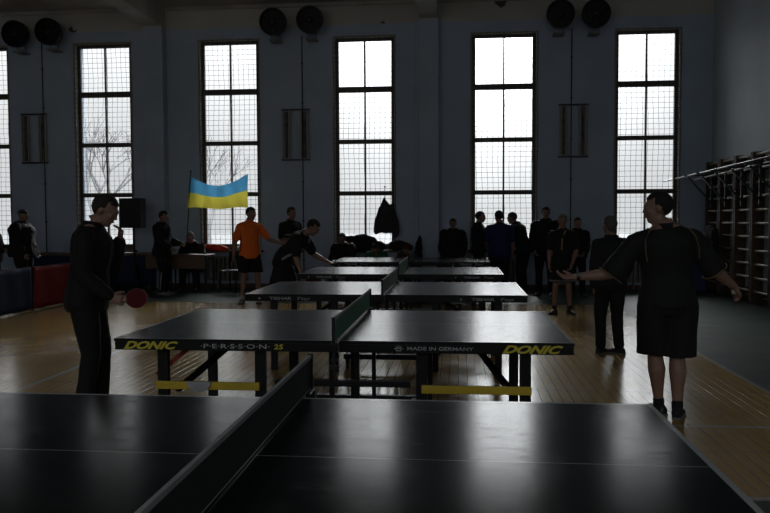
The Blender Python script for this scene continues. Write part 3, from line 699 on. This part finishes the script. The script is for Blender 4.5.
# ------------------------------------------------------------------ people
SKIN = mat('skin', (.27, .155, .115), .5, noise_amt=.05, scale=20)
LIP = mat('lips', (.25, .09, .08), .5); EYEW = mat('eye_white', (.3, .29, .27), .5); EYED = mat('eye_iris', (.02, .015, .01), .2)
_cm = {}
def cloth(c, bump=.15):
    k = tuple(c)
    if k not in _cm: _cm[k] = mat('garment_cloth_%d' % len(_cm), c, .85, noise_amt=.08, scale=25, bump=bump)
    return _cm[k]
BLK = (.0045, .0045, .0055)
def person(label, loc, face, h=1.72, build_=1.0, vox=.013, pose='stand', lean=0, side=0, head=(0, 0), armL=None, armR=None,
           shirt=BLK, sleeve='short', shirt_len=.86, puff=0, pants=BLK, legs='long', shoes=(.015,.015,.017), hair=(.02,.015,.012), hairstyle='short',
           feet=None, cap=None, socks=None, extras=None, curlL=.5, curlR=.5, palmL=None, palmR=None, neckline=1.0, belly=0, twist=0, reach=1.0, calf=1.0):
    s = h/1.75; bl = build_
    root = thing('person', label, 'person', loc, face)
    sit = pose == 'sit'
    hz = .93 if not sit else .54
    piv = Vector((0, 0, hz))
    def T(p, z=None):                  # bend of the upper body around the hips
        p = Vector(p); zz = p.z if z is None else z
        f = max(0, min(1, (zz-.93)/.28)); f = f*f*(3-2*f)
        p = Vector((p.x, p.y, p.z-.93)); 
        M = Matrix.Rotation(-R(lean)*(.25*min(1, max(0, (zz-.80)/.1))+.75*f), 3, 'X') @ Matrix.Rotation(R(side)*f, 3, 'Y') @ Matrix.Rotation(R(twist)*f, 3, 'Z')
        return (M @ p + piv)*s
    def Mz(zz):
        f = max(0, min(1, (zz-.93)/.28)); f = f*f*(3-2*f)
        return Matrix.Rotation(-R(lean)*(.25*min(1, max(0, (zz-.80)/.1))+.75*f), 3, 'X') @ Matrix.Rotation(R(side)*f, 3, 'Y') @ Matrix.Rotation(R(twist)*f, 3, 'Z')
    def torso(b, zs0, zs1, infl, flare=0):
        prof = [(.80, .150, .105, 0), (.86, .168, .118, -.005), (.93, .170, .118, 0), (1.00, .158, .108, .005), (1.08, .148, .102, .008), (1.16, .152, .107, .006),
                (1.25, .166, .116, .004), (1.33, .176, .118, 0), (1.385, .172, .102, -.006), (1.425, .145, .084, -.012), (1.46, .105, .070, -.014), (1.495, .070, .062, -.008)]
        sec = []
        for z, rx, ry, dy in prof:
            if z < zs0-.001 or z > zs1+.001: continue
            M = Mz(z); g = infl + flare*max(0, (1.15-z)/.3); bb = belly*math.exp(-((z-1.05)/.12)**2)
            gi = g*(1 if z < 1.42 else .6)
            sec.append((T((0, dy+bb*.5, z)), M @ Vector((rx*bl+gi, 0, 0))*s, M @ Vector((0, ry*bl+gi+bb*.5, 0))*s))
        b.loft(sec, 20)
    # arms
    sh = {}
    for k in (-1, 1): sh[k] = T((k*.178*bl, -.010, 1.375))
    aspec = {-1: armL or ((-.12, .05, -1), (-.05, .25, -1)), 1: armR or ((.12, .05, -1), (.05, .25, -1))}
    arms = {}
    for k in (-1, 1):
        u_, f_ = (Vector(v).normalized() for v in aspec[k][:2])
        hd = Vector(aspec[k][2]).normalized() if len(aspec[k]) > 2 else f_
        e = sh[k]+u_*.285*s*reach; w_ = e+f_*.25*s*reach; arms[k] = (sh[k], e, w_, hd)
    # legs
    lg = {}
    feet = feet or {-1: (-.12, 0, -12), 1: (.12, .03, 12)}
    for k in (-1, 1):
        hip = Vector((k*.095*s*bl, 0, (hz-.05)*s))
        fx, fy, fr = feet[k]; ank = Vector((fx*s, fy*s, .085*s))
        d = ank-hip; L1, L2 = .412*s, .390*s; D_ = min(d.length, L1+L2-.002); dn = d.normalized()
        if d.length > L1+L2-.002: ank = hip+dn*(L1+L2-.002); ank.z = .085*s if not sit else ank.z
        a = (L1*L1-L2*L2+D_*D_)/(2*D_); hh = math.sqrt(max(0, L1*L1-a*a))
        fwd = Vector((0, 1, 0)) if not sit else Vector((0, .6, 1))
        fwd = (fwd-dn*fwd.dot(dn)).normalized()
        lg[k] = (hip, hip+dn*a+fwd*hh, ank, R(fr))
    # head frame
    hb = T((0, .004, 1.505)); HM = Mz(1.5) @ Matrix.Rotation(R(head[0]), 3, 'Z') @ Matrix.Rotation(R(-head[1]), 3, 'X') if lean < 15 else Matrix.Rotation(R(head[0]), 3, 'Z') @ Matrix.Rotation(R(-head[1]), 3, 'X')
    HM = HM.to_3x3()
    hc = hb + HM @ Vector((0, .030, .103))*s
    hp = lambda x, y, z: hc + HM @ Vector((x, y, z))*s
    b = MB()
    torso(b, .80, 1.51, -.012)
    b.tube([T((0, -.012, 1.44)), hb, hp(0, -.008, -.085)], [.074*s*(.6+.4*bl), .064*s*(.6+.4*bl), .055*s], 14)
    def E(x, y, z, rx, ry, rz_, k=16): b.ell(hp(x, y, z), rx*s, ry*s, rz_*s, HM, k)
    E(0, -.012, .028, .076, .096, .092, 20)        # cranium
    E(0, .030, -.018, .062, .062, .085)            # face
    E(0, .052, -.082, .038, .034, .030)            # chin
    E(0, .030, -.068, .053, .048, .034)            # jaw
    E(0, .085, .034, .050, .016, .014)             # brow
    b.tube([hp(0, .086, .024), hp(0, .097, -.002), hp(0, .101, -.018)], [.010*s, .012*s, .0135*s], 8)   # nose
    E(0, .086, -.052, .024, .014, .012, 10)        # mouth
    for k in (-1, 1):
        E(k*.040, .070, -.012, .020, .016, .016, 10)                                # cheek
        E(k*.079, -.008, -.004, .010, .020, .032, 10)                               # ear
        # trapezius and deltoid
        b.tube([T((0, -.02, 1.455)), T((k*.10, -.016, 1.405)), sh[k]], [.045*s, .048*s, .056*s*bl**.5], 12)
        S_, e, w_, hd = arms[k]
        m1 = S_.lerp(e, .45); m2 = e.lerp(w_, .3)
        b.tube([S_, m1, e], [.054*s*bl**.5, .049*s*bl**.5, .040*s], 12); b.tube([e, m2, w_], [.040*s, .043*s*bl**.5, .027*s], 12)
        hip, kn, an, fr = lg[k]
        b.tube([hip, hip.lerp(kn, .35), hip.lerp(kn, .8), kn], [.086*s*bl, .080*s*bl, .058*s, .053*s], 14)
        back = (kn-an).normalized().cross(Vector((1,0,0))); back = -back if back.y > 0 else back
        b.tube([kn, kn.lerp(an, .3)+back*.014*s, kn.lerp(an, .7), an], [.051*s*calf, .056*s*bl**.5*calf, .040*s*calf, .034*s], 14)
        fd = Vector((math.sin(fr), math.cos(fr), 0))
        b.tube([an+Vector((0,0,-.03*s)), an+fd*.10*s+Vector((0,0,-.045*s))], [.036*s, .028*s], 10)
        # palm
        pn = Vector((palmL if k < 0 else palmR) or (-k, 0, 0)); pn = (pn-hd*pn.dot(hd)).normalized(); sp_ = hd.cross(pn).normalized()
        b.loft([(w_-hd*.02*s, sp_*.026*s, pn*.020*s), (w_+hd*.02*s, sp_*.033*s, pn*.018*s), (w_+hd*.055*s, sp_*.041*s, pn*.016*s), (w_+hd*.088*s, sp_*.040*s, pn*.013*s)], 14)
    me = remesh(b, vox, 1)
    fb = MB(); fb.b.from_mesh(me); bpy.data.meshes.remove(me)
    for f in fb.b.faces: f.smooth = True
    nbase = len(fb.b.faces)
    hands = {}
    for k in (-1, 1):
        S_, e, w_, hd = arms[k]; curl = curlL if k < 0 else curlR
        pn = Vector((palmL if k < 0 else palmR) or (-k, 0, 0)); pn = (pn-hd*pn.dot(hd)).normalized(); sp_ = hd.cross(pn).normalized()
        # thumb side: forward/up most of the two spread directions
        ts = 1 if (sp_.y+sp_.z*.5) > 0 else -1
        hands[k] = (w_+hd*.08*s, hd, pn, sp_*ts)
        for q, (off, ln) in enumerate(((.030, .070), (.010, .078), (-.010, .072), (-.029, .056))):
            p = w_+(hd*.078+sp_*ts*off)*s; d = (hd+sp_*ts*off*2.5).normalized(); pts = [p-d*.02*s, p]
            for j in range(3):
                a = R(8+curl*(38+6*j)); d = (d*math.cos(a)+pn*math.sin(a)).normalized()
                p = p+d*ln*s*(.42, .32, .26)[j]; pts.append(p)
            fb.tube(pts, [.0095*s, .0095*s, .009*s, .008*s, .0065*s], 7)
        d = (hd*.72+sp_*ts*.62+pn*.35).normalized(); p = w_+(hd*.022+sp_*ts*.026)*s; pts = [p-d*.015*s, p]
        for j in range(2):
            p = p+d*.036*s; pts.append(p); d = (d*.85+hd*.35+pn*.3*curl).normalized()
        fb.tube(pts, [.013*s, .0125*s, .0115*s, .009*s], 7)
    for f in fb.b.faces: f.smooth = True
    fb.mi = 1; fb.ell(hp(0, .0965, -.050), .020*s, .006*s, .0045*s, HM, 8)
    for k in (-1, 1):
        fb.mi = 2; fb.ell(hp(k*.030, .077, .013), .012*s, .009*s, .007*s, HM, 10)
        fb.mi = 3; fb.ell(hp(k*.030, .083, .013), .005*s, .005*s, .005*s, HM, 8)
    fb.mi = 0
    body = fb.build('body', [SKIN, LIP, EYEW, EYED], root)
    for p in body.data.polygons: p.use_smooth = True
    # shirt
    def garment(b, name, m_, amp, sd, it=2, vx=None):
        me = remesh(b, vx or max(vox, .011), it)
        displace(me, lambda c: noise.noise(Vector((c.x*7+sd, c.y*7, c.z*5)))*amp+noise.noise(Vector((c.x*18+sd, c.y*18, c.z*13)))*amp*.45)
        me.materials.append(m_); o = bpy.data.objects.new(name, me); C.objects.link(o); o.parent = root; return o
    b = MB(); inf = .020+puff
    torso(b, shirt_len, 1.47, inf, .006+puff*.2)
    for k in (-1, 1):
        S_, e, w_, hd = arms[k]
        b.tube([T((0, -.015, 1.435)), T((k*.10*bl, -.015, 1.398)), S_], [(.060+puff*.3)*s, (.062+puff*.4)*s, (.068+puff*.6)*s], 14)
        if sleeve == 'short': b.tube([S_, S_.lerp(e, .5), S_.lerp(e, .78)], [.068*s*bl**.5, .072*s*bl**.5, .070*s*bl**.5], 14)
        elif sleeve == 'wide':
            dd = (e-S_).normalized(); uu = dd.cross(Vector((0,1,.1))).normalized(); vv = uu.cross(dd)
            b.loft([(S_.lerp(e, q), uu*r*s, vv*r*s) for q, r in ((-.1, .055), (.0, .076), (.5, .082), (1.02, .092))], 18)
        else:
            b.tube([S_, S_.lerp(e, .5), e], [(.066+puff)*s, (.062+puff)*s, (.056+puff)*s], 14)
            b.tube([e, e.lerp(w_, .5), e.lerp(w_, .93)], [(.056+puff)*s, (.052+puff*.8)*s, (.040+puff*.5)*s], 14)
    sname = 'coat' if puff > .02 else 'shirt'
    garment(b, sname, cloth(shirt), .010 if puff < .02 else .022, random.random()*50)
    if puff > .01 or neckline:      # collar
        b = MB(); c0 = T((0, -.014, 1.475)); M = Mz(1.47)
        b.loft([(T((0, -.014, 1.455)), M @ Vector(((.088+puff)*s, 0, 0)), M @ Vector((0, (.078+puff)*s, 0))), (T((0, -.010, 1.492+puff*.4)), M @ Vector(((.074+puff*.6)*s, 0, 0)), M @ Vector((0, (.069+puff*.6)*s, 0)))], 18)
        o = b.build('collar', cloth(shirt), root, smooth=True)
    # trousers / shorts
    b = MB(); torso(b, .80, 1.0, .006)
    for k in (-1, 1):
        hip, kn, an, fr = lg[k]
        if legs == 'long': b.tube([hip, hip.lerp(kn, .5), kn, kn.lerp(an, .5), kn.lerp(an, .93)], [.100*s*bl, .092*s*bl, .076*s, .070*s, .070*s], 14)
        elif legs == 'shorts':
            b.loft([(hip.lerp(kn, q)+Vector((0,0,dz)), Vector((r*s*bl,0,0)), Vector((0,r*s*bl,0))) for q, r, dz in ((0, .09, .05), (.05, .100, 0), (.4, .106, 0), (.80, .112, 0))], 20)
        else: b.loft([(hip.lerp(kn, q)+Vector((0,0,dz)), Vector((r*s*bl,0,0)), Vector((0,r*s*bl,0))) for q, r, dz in ((0, .095, .06), (.05, .108, 0), (.5, .114, 0), (1.0, .120, 0))], 20)
    garment(b, 'shorts' if legs != 'long' else 'trousers', cloth(pants), .006, random.random()*50)
    # shoes
    for k in (-1, 1):
        hip, kn, an, fr = lg[k]; fd = Vector((math.sin(fr), math.cos(fr), 0)); sd = Vector((fd.y, -fd.x, 0)); g = Vector((an.x, an.y, an.z-.085*s)); U = Vector((0,0,1))
        b = MB(); sec = []
        for t_, wd, ht in ((-.075, .022, .05), (-.065, .034, .075), (-.03, .040, .095), (.02, .041, .088), (.07, .044, .066), (.12, .048, .052), (.165, .044, .042), (.19, .028, .030), (.198, .012, .018)):
            sec.append((g+fd*t_*s+U*ht*.5*s, sd*wd*s, U*ht*.5*s))
        b.loft(sec, 14); so = b.build('shoe', mat('shoe_upper', shoes, .5) if k < 0 else bpy.data.materials[-1] if False else cloth(shoes), root, smooth=True)
        b = MB(); b.rings([[g+fd*(t_*s)+sd*(wd*s*q)+U*z for t_, wd, q in ((-.078,.03,-1),(.05,.045,-1),(.13,.052,-1),(.20,.02,-1),(.20,.02,1),(.13,.052,1),(.05,.045,1),(-.078,.03,1))] for z in (.002, .018*s)])
        b.build('sole', cloth((.16, .16, .16)) if extras and extras.get('whitesole') else cloth((.03,.03,.03)), so)
        if socks:
            b = MB(); b.tube([an+U*(-.02*s), an.lerp(kn, socks[1])], [.042*s, .044*s], 12); b.build('sock', cloth(socks[0]), root, smooth=True)
    # hair
    b = MB()
    def hf(q):
        # face opening: front and below the hairline pulled inside the skull
        front = q.y; low = -q.z
        if hairstyle == 'bald': inn = (q.z > -.25 and q.z < .45 and front < .3)
        elif hairstyle == 'long': inn = (front < .25) or (q.z > .45)
        else: inn = (q.z > .55-.2*(1-abs(q.x))) if front > .35 else (q.z > -.95 if front < -.25 else (q.z > -.55 and front < .0) or q.z > -.12 - (.2 if front < .2 else 0))
        
        return 1.07+.025*noise.noise(q*5) if inn else .86
    if hairstyle == 'long':
        b.ell(hp(0, -.014, .030), .078*s, .098*s, .093*s, HM, 28, hf)
        b.tube([hp(0, -.075, .02), hp(0, -.08, -.08), hp(0, -.075, -.17)], [.06*s, .055*s, .035*s], 12)
    else: b.ell(hp(0, -.014, .030), .078*s, .098*s, .093*s, HM, 28, hf)
    if not (cap and cap[0] == 'knit'): b.build('hair', cloth(hair), root, smooth=True)
    if cap:
        b = MB(); b.ell(hp(0, -.014, .045), .088*s, .108*s, .095*s, HM, 24, lambda q: 1 if q.z > -.1 else .82)
        co_ = b.build('cap', cloth(cap[1]), root, smooth=True)
        if cap[0] == 'knit':
            b = MB(); b.loft([(hp(0, -.012, .016), HM @ Vector((.091*s,0,0)), HM @ Vector((0,.111*s,0))), (hp(0, -.014, .048), HM @ Vector((.091*s,0,0)), HM @ Vector((0,.111*s,0)))], 24); b.build('cap_band', cloth(cap[2]), co_, smooth=True)
    return root, dict(T=T, Mz=Mz, arms=arms, legs=lg, hands=hands, hp=hp, HM=HM, s=s, bl=bl)

def world(root, p): return Matrix.Translation(root.location) @ Matrix.Rotation(root.rotation_euler.z, 4, 'Z') @ Vector(p)
def wdir(root, p): return Matrix.Rotation(root.rotation_euler.z, 3, 'Z') @ Vector(p)
RUB = mat('red_rubber', (.085, .004, .006), .7, spec=.2); RUBK = mat('black_rubber', (.01,.01,.01), .5); HANDLE = mat('racket_handle_wood', (.30, .17, .08), .5)
def racket(pos, d, nrm, label):
    d = Vector(d).normalized(); nrm = Vector(nrm); nrm = (nrm-d*nrm.dot(d)).normalized(); sd = d.cross(nrm)
    M = Matrix((( sd.x, d.x, nrm.x, pos[0]), (sd.y, d.y, nrm.y, pos[1]), (sd.z, d.z, nrm.z, pos[2]), (0,0,0,1)))
    t = thing('table_tennis_racket', label, 'racket', (0,0,0), 0, 'rackets held by players'); t.matrix_world = M
    out = [(.075*math.cos(a), .125+.080*math.sin(a)) for a in [2*PI*i/28 for i in range(28)]]
    b = MB(); b.rings([[(x, y, z) for x, y in out] for z in (-.003, .003)]); b.build('blade', HANDLE, t)
    b = MB(); b.rings([[(x*.98, .125+(y-.125)*.98, z) for x, y in out] for z in (.0031, .0065)]); b.build('rubber', RUB, t)
    b = MB(); b.rings([[(x*.98, .125+(y-.125)*.98, z) for x, y in out] for z in (-.0065, -.0031)]); b.build('rubber', RUBK, t)
    b = MB(); b.box(-.013, .013, -.05, .052, -.011, .011); b.build('handle', HANDLE, t, bevel=.004)
    return t

# 1 foreground man on the right, back to the camera, arms spread
r_, q_ = person('person in black polo shirt and shorts, back to the camera, arms spread', (1.54, 5.80, 0), R(4), h=1.70, side=-4, build_=1.14, vox=.009,
    head=(72, 2), armL=((-.62, .10, -.85), (-1, .05, -.10), (-1, .05, -.02)), armR=((.62, .15, -.85), (.60, .30, -.42), (.55, .30, -.6)), sleeve='wide',
    legs='kneeshorts', reach=1.10, calf=1.12, feet={-1: (-.015, .12, -15), 1: (.085, .0, 25)}, shirt=(.0055,.006,.007), palmL=(0, -.3, 1), palmR=(-1, 0, .3), curlL=.35, curlR=.8,
    socks=((.006,.006,.007), .08), shirt_len=.86, hair=(.012,.010,.009), extras={'whitesole': 1})
s_ = q_['s']
GOLD = mat('gold_piping', (.13, .095, .04), .6)
for k in (-1, 1):
    S_, e, w_, hd = q_['arms'][k]; d = (e-S_).normalized(); u = d.cross(Vector((0,1,.1))).normalized(); v = u.cross(d); c = S_.lerp(e, .86)+d*.060*s_
    rr = .088*s_*1.1; pts = [c+u*rr*math.cos(2*PI*i/20)+v*rr*math.sin(2*PI*i/20) for i in range(21)]
    b = MB(); b.tube(pts, .006, 6); o = b.build('sleeve_piping', GOLD, r_, smooth=True)
T_ = q_['T']
for k in (-1, 1):
    b = MB(); b.tube([T_((k*.085, -.085, 1.475)), T_((k*.15, -.118, 1.44)), T_((k*.185, -.140, 1.38)), T_((k*.195, -.162, 1.30)), T_((k*.19, -.168, 1.22))], .0045, 6); b.build('back_piping', GOLD, r_, smooth=True)
S_, e, w_, hd = q_['arms'][-1]
b = MB(); d = hd; b.cyl(w_-d*.03, w_-d*.005, .031*s_, 18); wt = b.build('wristwatch', BLACKM, r_)
b = MB(); b.cyl(w_-d*.0175+Vector((0, -.026, .016)), w_-d*.0175+Vector((0, -.036, .022)), .017, 16); b.build('watch_face', CHROME, wt)
p = world(r_, q_['hands'][1][0]+q_['hands'][1][2]*.035+q_['hands'][1][3]*.045)
b = MB(); b.ell((0,0,0), .020, .020, .020, k=20); o = b.build('table_tennis_ball', mat('white_celluloid', (.8,.8,.78), .35), smooth=True); o.location = p
tag(o, 'small white ball in the right hand of the foreground man', 'ball')

# 2 man on the left in a black sweater
r_, q_ = person('person in black sweater at the left table end, head bowed, hand raised to chin', (-2.84, 5.62, 0), R(-78), h=1.73, build_=1.08, vox=.009,
    head=(-6, 22), lean=7, armL=((-.10, .42, -1), (.25, .26, .95), (.2, .2, 1)), armR=((.08, -.05, -1), (-.05, .72, -.62), (-.05, .9, -.35)), sleeve='long', shirt_len=.80,
    shirt=(.0012,.0012,.0016), pants=(.0012,.0012,.0016), puff=.010, feet={-1: (-.09, .06, -8), 1: (.09, -.02, 10)}, curlL=.9, curlR=1.0, palmL=(.6, -.8, 0), palmR=(-1, .1, -.1), neckline=1)
hp_, hd_, pn_, ts_ = q_['hands'][1]
hw_ = world(r_, hp_+pn_*.014-hd_*.01); racket(hw_, wdir(r_, Vector((.0, .95, .05))), wdir(r_, Vector((1, .25, .15))), 'red racket held by the man in the black sweater')
b = MB(); b.box(-.006, .006, -.02, .02, -.008, .008); o = b.build('pocket_logo', WHITEP, r_); o.location = q_['T']((.19, -.03, .86)); 

# 3 man in dark tracksuit beyond the table, back to the camera
person('person in dark tracksuit and white-soled shoes standing with back turned, beyond the table end', (1.66, 8.55, 0), R(12), h=1.53, build_=1.02, vox=.011, head=(14, 0),
    armL=((-.10, .0, -1), (.05, .18, -1)), armR=((.12, .0, -1), (-.1, .5, -1)), sleeve='long', puff=.012, shirt=(.007,.008,.011), pants=(.005,.006,.008), hair=(.10,.09,.08),
    feet={-1: (-.11, .02, 60), 1: (.11, -.03, -45)}, extras={'whitesole': 1}, shoes=(.02,.02,.022))
# 4 boy in shorts facing the camera
r_, q_ = person('person in black sports shirt and shorts facing the camera near the green floor', (1.62, 12.15, 0), R(172), h=1.58, vox=.012, head=(0, 6), build_=.95,
    armL=((-.22, .05, -1), (.25, .35, -.9)), armR=((.18, .05, -1), (.0, .3, -1)), legs='shorts', shirt=(.006,.006,.007), hair=(.16,.14,.12), socks=((.02,.02,.02), .12), feet={-1: (-.13, .05, -25), 1: (.13, .05, 25)})
b = MB()
T_ = q_['T']; b.tube([T_((-.05, .09, 1.44)), T_((0, .128, 1.30)), T_((.01, .135, 1.12))], .010, 6); b.build('shirt_stripe', mat('pale_gold_print', (.40,.34,.14), .6), r_)
for k in (-1, 1):
    hip, kn, an, fr = q_['legs'][k]; c = hip.lerp(kn, .74); b = MB(); b.loft([(c+Vector((0,0,z)), Vector((.112*q_['s'],0,0)), Vector((0,.112*q_['s'],0))) for z in (-.012, .012)], 20); b.build('hem_stripe', cloth((.22,.22,.23)), r_, smooth=True)
# 5 man in orange shirt
r_, q_ = person('person in orange sports shirt and black shorts standing with one arm held out', (-3.72, 13.42, 0), R(-150), h=1.74, vox=.011, head=(28, 8), build_=1.0,
    armL=((-.55, .30, -.85), (-.8, .5, -.30)), armR=((.30, -.05, -1), (.12, -.05, -1)), legs='shorts', shirt=(.90, .17, .015), hair=(.02,.015,.012), shoes=(.30,.30,.30), socks=((.4,.4,.4), .10),
    feet={-1: (-.15, .05, 20), 1: (.15, .0, 30)}, shirt_len=.80)
T_ = q_['T']
for k in (-1, 1):
    b = MB(); b.tube([T_((k*.168, .03, 1.30)), T_((k*.172, .03, 1.1)), T_((k*.185, .03, .92))], .014, 6, flat=2.2); b.build('side_panel', cloth((.35,.03,.02) if k > 0 else (.5,.5,.5)), r_)
# 6 bending player
r_, q_ = person('person in black and white shirt bending over the end of the fourth table', (-2.54, 10.95, 0), R(-98), h=1.70, vox=.011, lean=43, head=(-6, 38), build_=1.08,
    armL=((-.1, .42, -1), (.0, .9, -.40)), armR=((.10, -.05, -1), (0, .35, -.95)), legs='shorts', shirt=(.006,.006,.007), feet={-1: (-.17, .12, -10), 1: (.17, -.20, 12)}, hair=(.025,.018,.014), shirt_len=.80, curlR=1.0, palmR=(-1,0,0), palmL=(0,0,1))
T_ = q_['T']
b = MB(); b.tube([T_((.06, .130, 1.28)), T_((.10, .125, 1.18)), T_((.13, .10, 1.06)), T_((.165, .05, .96)), T_((.165, .02, .86))], [.03, .04, .045, .05, .045], 10, flat=.45); b.build('shirt_panel', cloth((.32,.33,.36)), r_)
hp_, hd_, pn_, ts_ = q_['hands'][1]
racket(world(r_, hp_+pn_*.014-hd_*.01), wdir(r_, Vector((.0, .75, -.25))), wdir(r_, Vector((1, .1, .3))), 'red racket held low by the bending player')
hp_, hd_, pn_, ts_ = q_['hands'][-1]
b = MB(); b.ell((0,0,0), .020, .020, .020, k=16); o = b.build('table_tennis_ball', bpy.data.materials['white_celluloid'], smooth=True); o.location = world(r_, hp_+pn_*.034); tag(o, 'small white ball on the open palm of the bending player', 'ball')
# 7 umpire
r_, q_ = person('person in dark shirt with pale chest band standing between orange shirt and bending player', (-3.30, 14.9, 0), R(-140), h=1.76, vox=.014, head=(20, 4), armL=((-.1,.1,-1),(.5,.8,.1)), armR=((.15,.1,-1),(-.5,.8,0)),
    shirt=(.011,.012,.011), hair=(.05,.045,.04), hairstyle='short')
b = MB(); M = q_['Mz'](1.2); T_ = q_['T']; b.loft([(T_((0, .004, z)), M @ Vector((.186*q_['s'],0,0)), M @ Vector((0,.138*q_['s'],0))) for z in (1.17, 1.205)], 20); b.build('chest_band', cloth((.30,.27,.18)), r_, smooth=True)
# 8 standing man in dark coat by the desks
r_, q_ = person('person in long dark coat standing by the desks, facing right', (-5.86, 14.72, 0), R(-95), h=1.70, vox=.014, head=(-6, 10), armL=((0,.25,-1),(0,.9,-.2)), armR=((.05,.15,-1),(-.1,.8,-.45)), sleeve='long', puff=.035, shirt_len=.80, pants=(.005,.005,.006), shoes=(.22,.22,.22))
hip, kn, an, fr = q_['legs'][1]
b = MB(); b.tube([kn+Vector((.074,0,0)), kn.lerp(an, .5)+Vector((.070,0,0)), kn.lerp(an, .9)+Vector((.068,0,0))], .010, 6); b.build('trouser_stripe', WHITEP, r_)
# 9 seated official
person('person in dark jacket seated behind the desk near the flag pole', (-5.56, 15.80, 0), R(180), h=1.70, vox=.014, pose='sit', lean=22, head=(-5, 25), armL=((-.2,.5,-.8),(.5,.9,-.1)), armR=((.2,.5,-.8),(-.5,.9,-.1)), sleeve='long', puff=.03,
    feet={-1: (-.15, .42, -5), 1: (.15, .42, 5)}, hair=(.22,.21,.20))
# 10-11 behind the barrier
person('person in knitted cap and padded dark coat standing behind the blue barrier', (-8.48, 14.2, 0), R(-82), h=1.72, vox=.014, head=(-5, 5), sleeve='long', puff=.055, shirt_len=.80, armL=((0,.15,-1),(0,.5,-.8)), armR=((.05,.1,-1),(-.1,.45,-.9)), cap=('knit', (.035,.045,.035), (.30,.28,.18)), shirt=(.006,.006,.007), build_=1.4)
person('person in dark coat half cut off by the left photo edge', (-9.02, 14.1, 0), R(-85), h=1.50, vox=.014, head=(0, 5), sleeve='long', puff=.05, shirt_len=.80, armL=((0,.3,-1),(0,.8,0)), armR=((.05,.2,-1),(-.1,.8,-.1)), shirt=(.0055,.006,.007), hair=(.02,.02,.02))
# 12-14 seated under the coat window
person('person with short grey hair and dark coat seated left of the green top', (-2.36, 15.82, 0), R(178), h=1.66, vox=.014, pose='sit', lean=24, head=(0, 18), sleeve='long', puff=.035, feet={-1: (-.15,.42,-5), 1: (.15,.42,5)}, armL=((-.1,.5,-.9),(.3,.9,-.2)), armR=((.1,.5,-.9),(-.3,.9,-.2)), hair=(.10,.10,.09))
person('person in green top seated bent forward below the hanging coat', (-1.66, 15.80, 0), R(180), h=1.60, vox=.014, pose='sit', lean=48, head=(0, 42), sleeve='long', puff=.012, shirt=(.012,.10,.045), feet={-1: (-.15,.42,-5), 1: (.15,.42,5)}, armL=((-.2,.5,-.9),(.5,.8,-.2)), armR=((.2,.5,-.9),(-.5,.8,-.2)), hair=(.02,.014,.012))
person('person in reddish top seated leaning aside, right of the green top', (-1.06, 15.85, 0), R(165), h=1.50, vox=.014, pose='sit', lean=42, side=-14, head=(0, 40), sleeve='long', puff=.012, shirt=(.06,.022,.022), feet={-1: (-.15,.42,-5), 1: (.15,.42,5)}, armL=((-.2,.5,-.9),(.5,.8,-.2)), armR=((.2,.5,-.9),(-.5,.8,-.2)), hair=(.10,.03,.02), hairstyle='long')
# 15 by pilaster
person('person in black jacket standing alone beside the centre pilaster', (-.10, 15.35, 0), R(176), h=1.52, vox=.014, head=(0, 5), sleeve='long', puff=.045, build_=1.15, armL=((-.15,.0,-1),(.1,.3,-.9)), armR=((.15,.0,-1),(-.1,.3,-.9)))
# 16-18 trio at the window
person('person in dark jacket at the left of the trio, facing the player in blue', (.40, 15.25, 0), R(-80), h=1.66, vox=.014, head=(-10, 6), sleeve='long', puff=.025, armL=((0,.3,-1),(0,.9,0)), armR=((.05,.25,-1),(-.1,.8,-.2)), hair=(.03,.03,.03))
person('person in blue shirt with back turned in the middle of the trio', (.78, 14.55, 0), R(8), h=1.67, vox=.014, head=(14, 12), shirt=(.008,.018,.085), armL=((-.15,.2,-1),(.1,.8,-.3)), armR=((.2,.1,-1),(0,.2,-1)), build_=1.18, shirt_len=.80, puff=.008)
person('person in dark jacket with blue edge leaning in at the right of the trio', (1.28, 15.2, 0), R(62), h=1.68, vox=.014, lean=20, head=(5, 15), sleeve='long', puff=.03, armL=((-.1,.2,-1),(0,.8,-.3)), armR=((.1,.1,-1),(0,.5,-.9)), shirt=(.006,.009,.018), build_=1.05, hairstyle='short', hair=(.05,.05,.05))
# 19-20 right of the trio
person('person in black coat standing behind and left of the boy in shorts', (1.68, 15.0, 0), R(165), h=1.74, vox=.014, head=(10, 5), sleeve='long', puff=.035, armL=((-.12,.1,-1),(.2,.5,-.8)), armR=((.12,.1,-1),(-.2,.5,-.8)), build_=1.1)
person('person with long dark hair and dark jacket behind and right of the boy in shorts', (2.24, 14.75, 0), R(185), h=1.53, vox=.014, head=(0, 5), sleeve='long', puff=.025, armL=((-.12,.1,-1),(.4,.7,-.5)), armR=((.12,.1,-1),(-.4,.7,-.5)), hairstyle='long', hair=(.02,.012,.01))
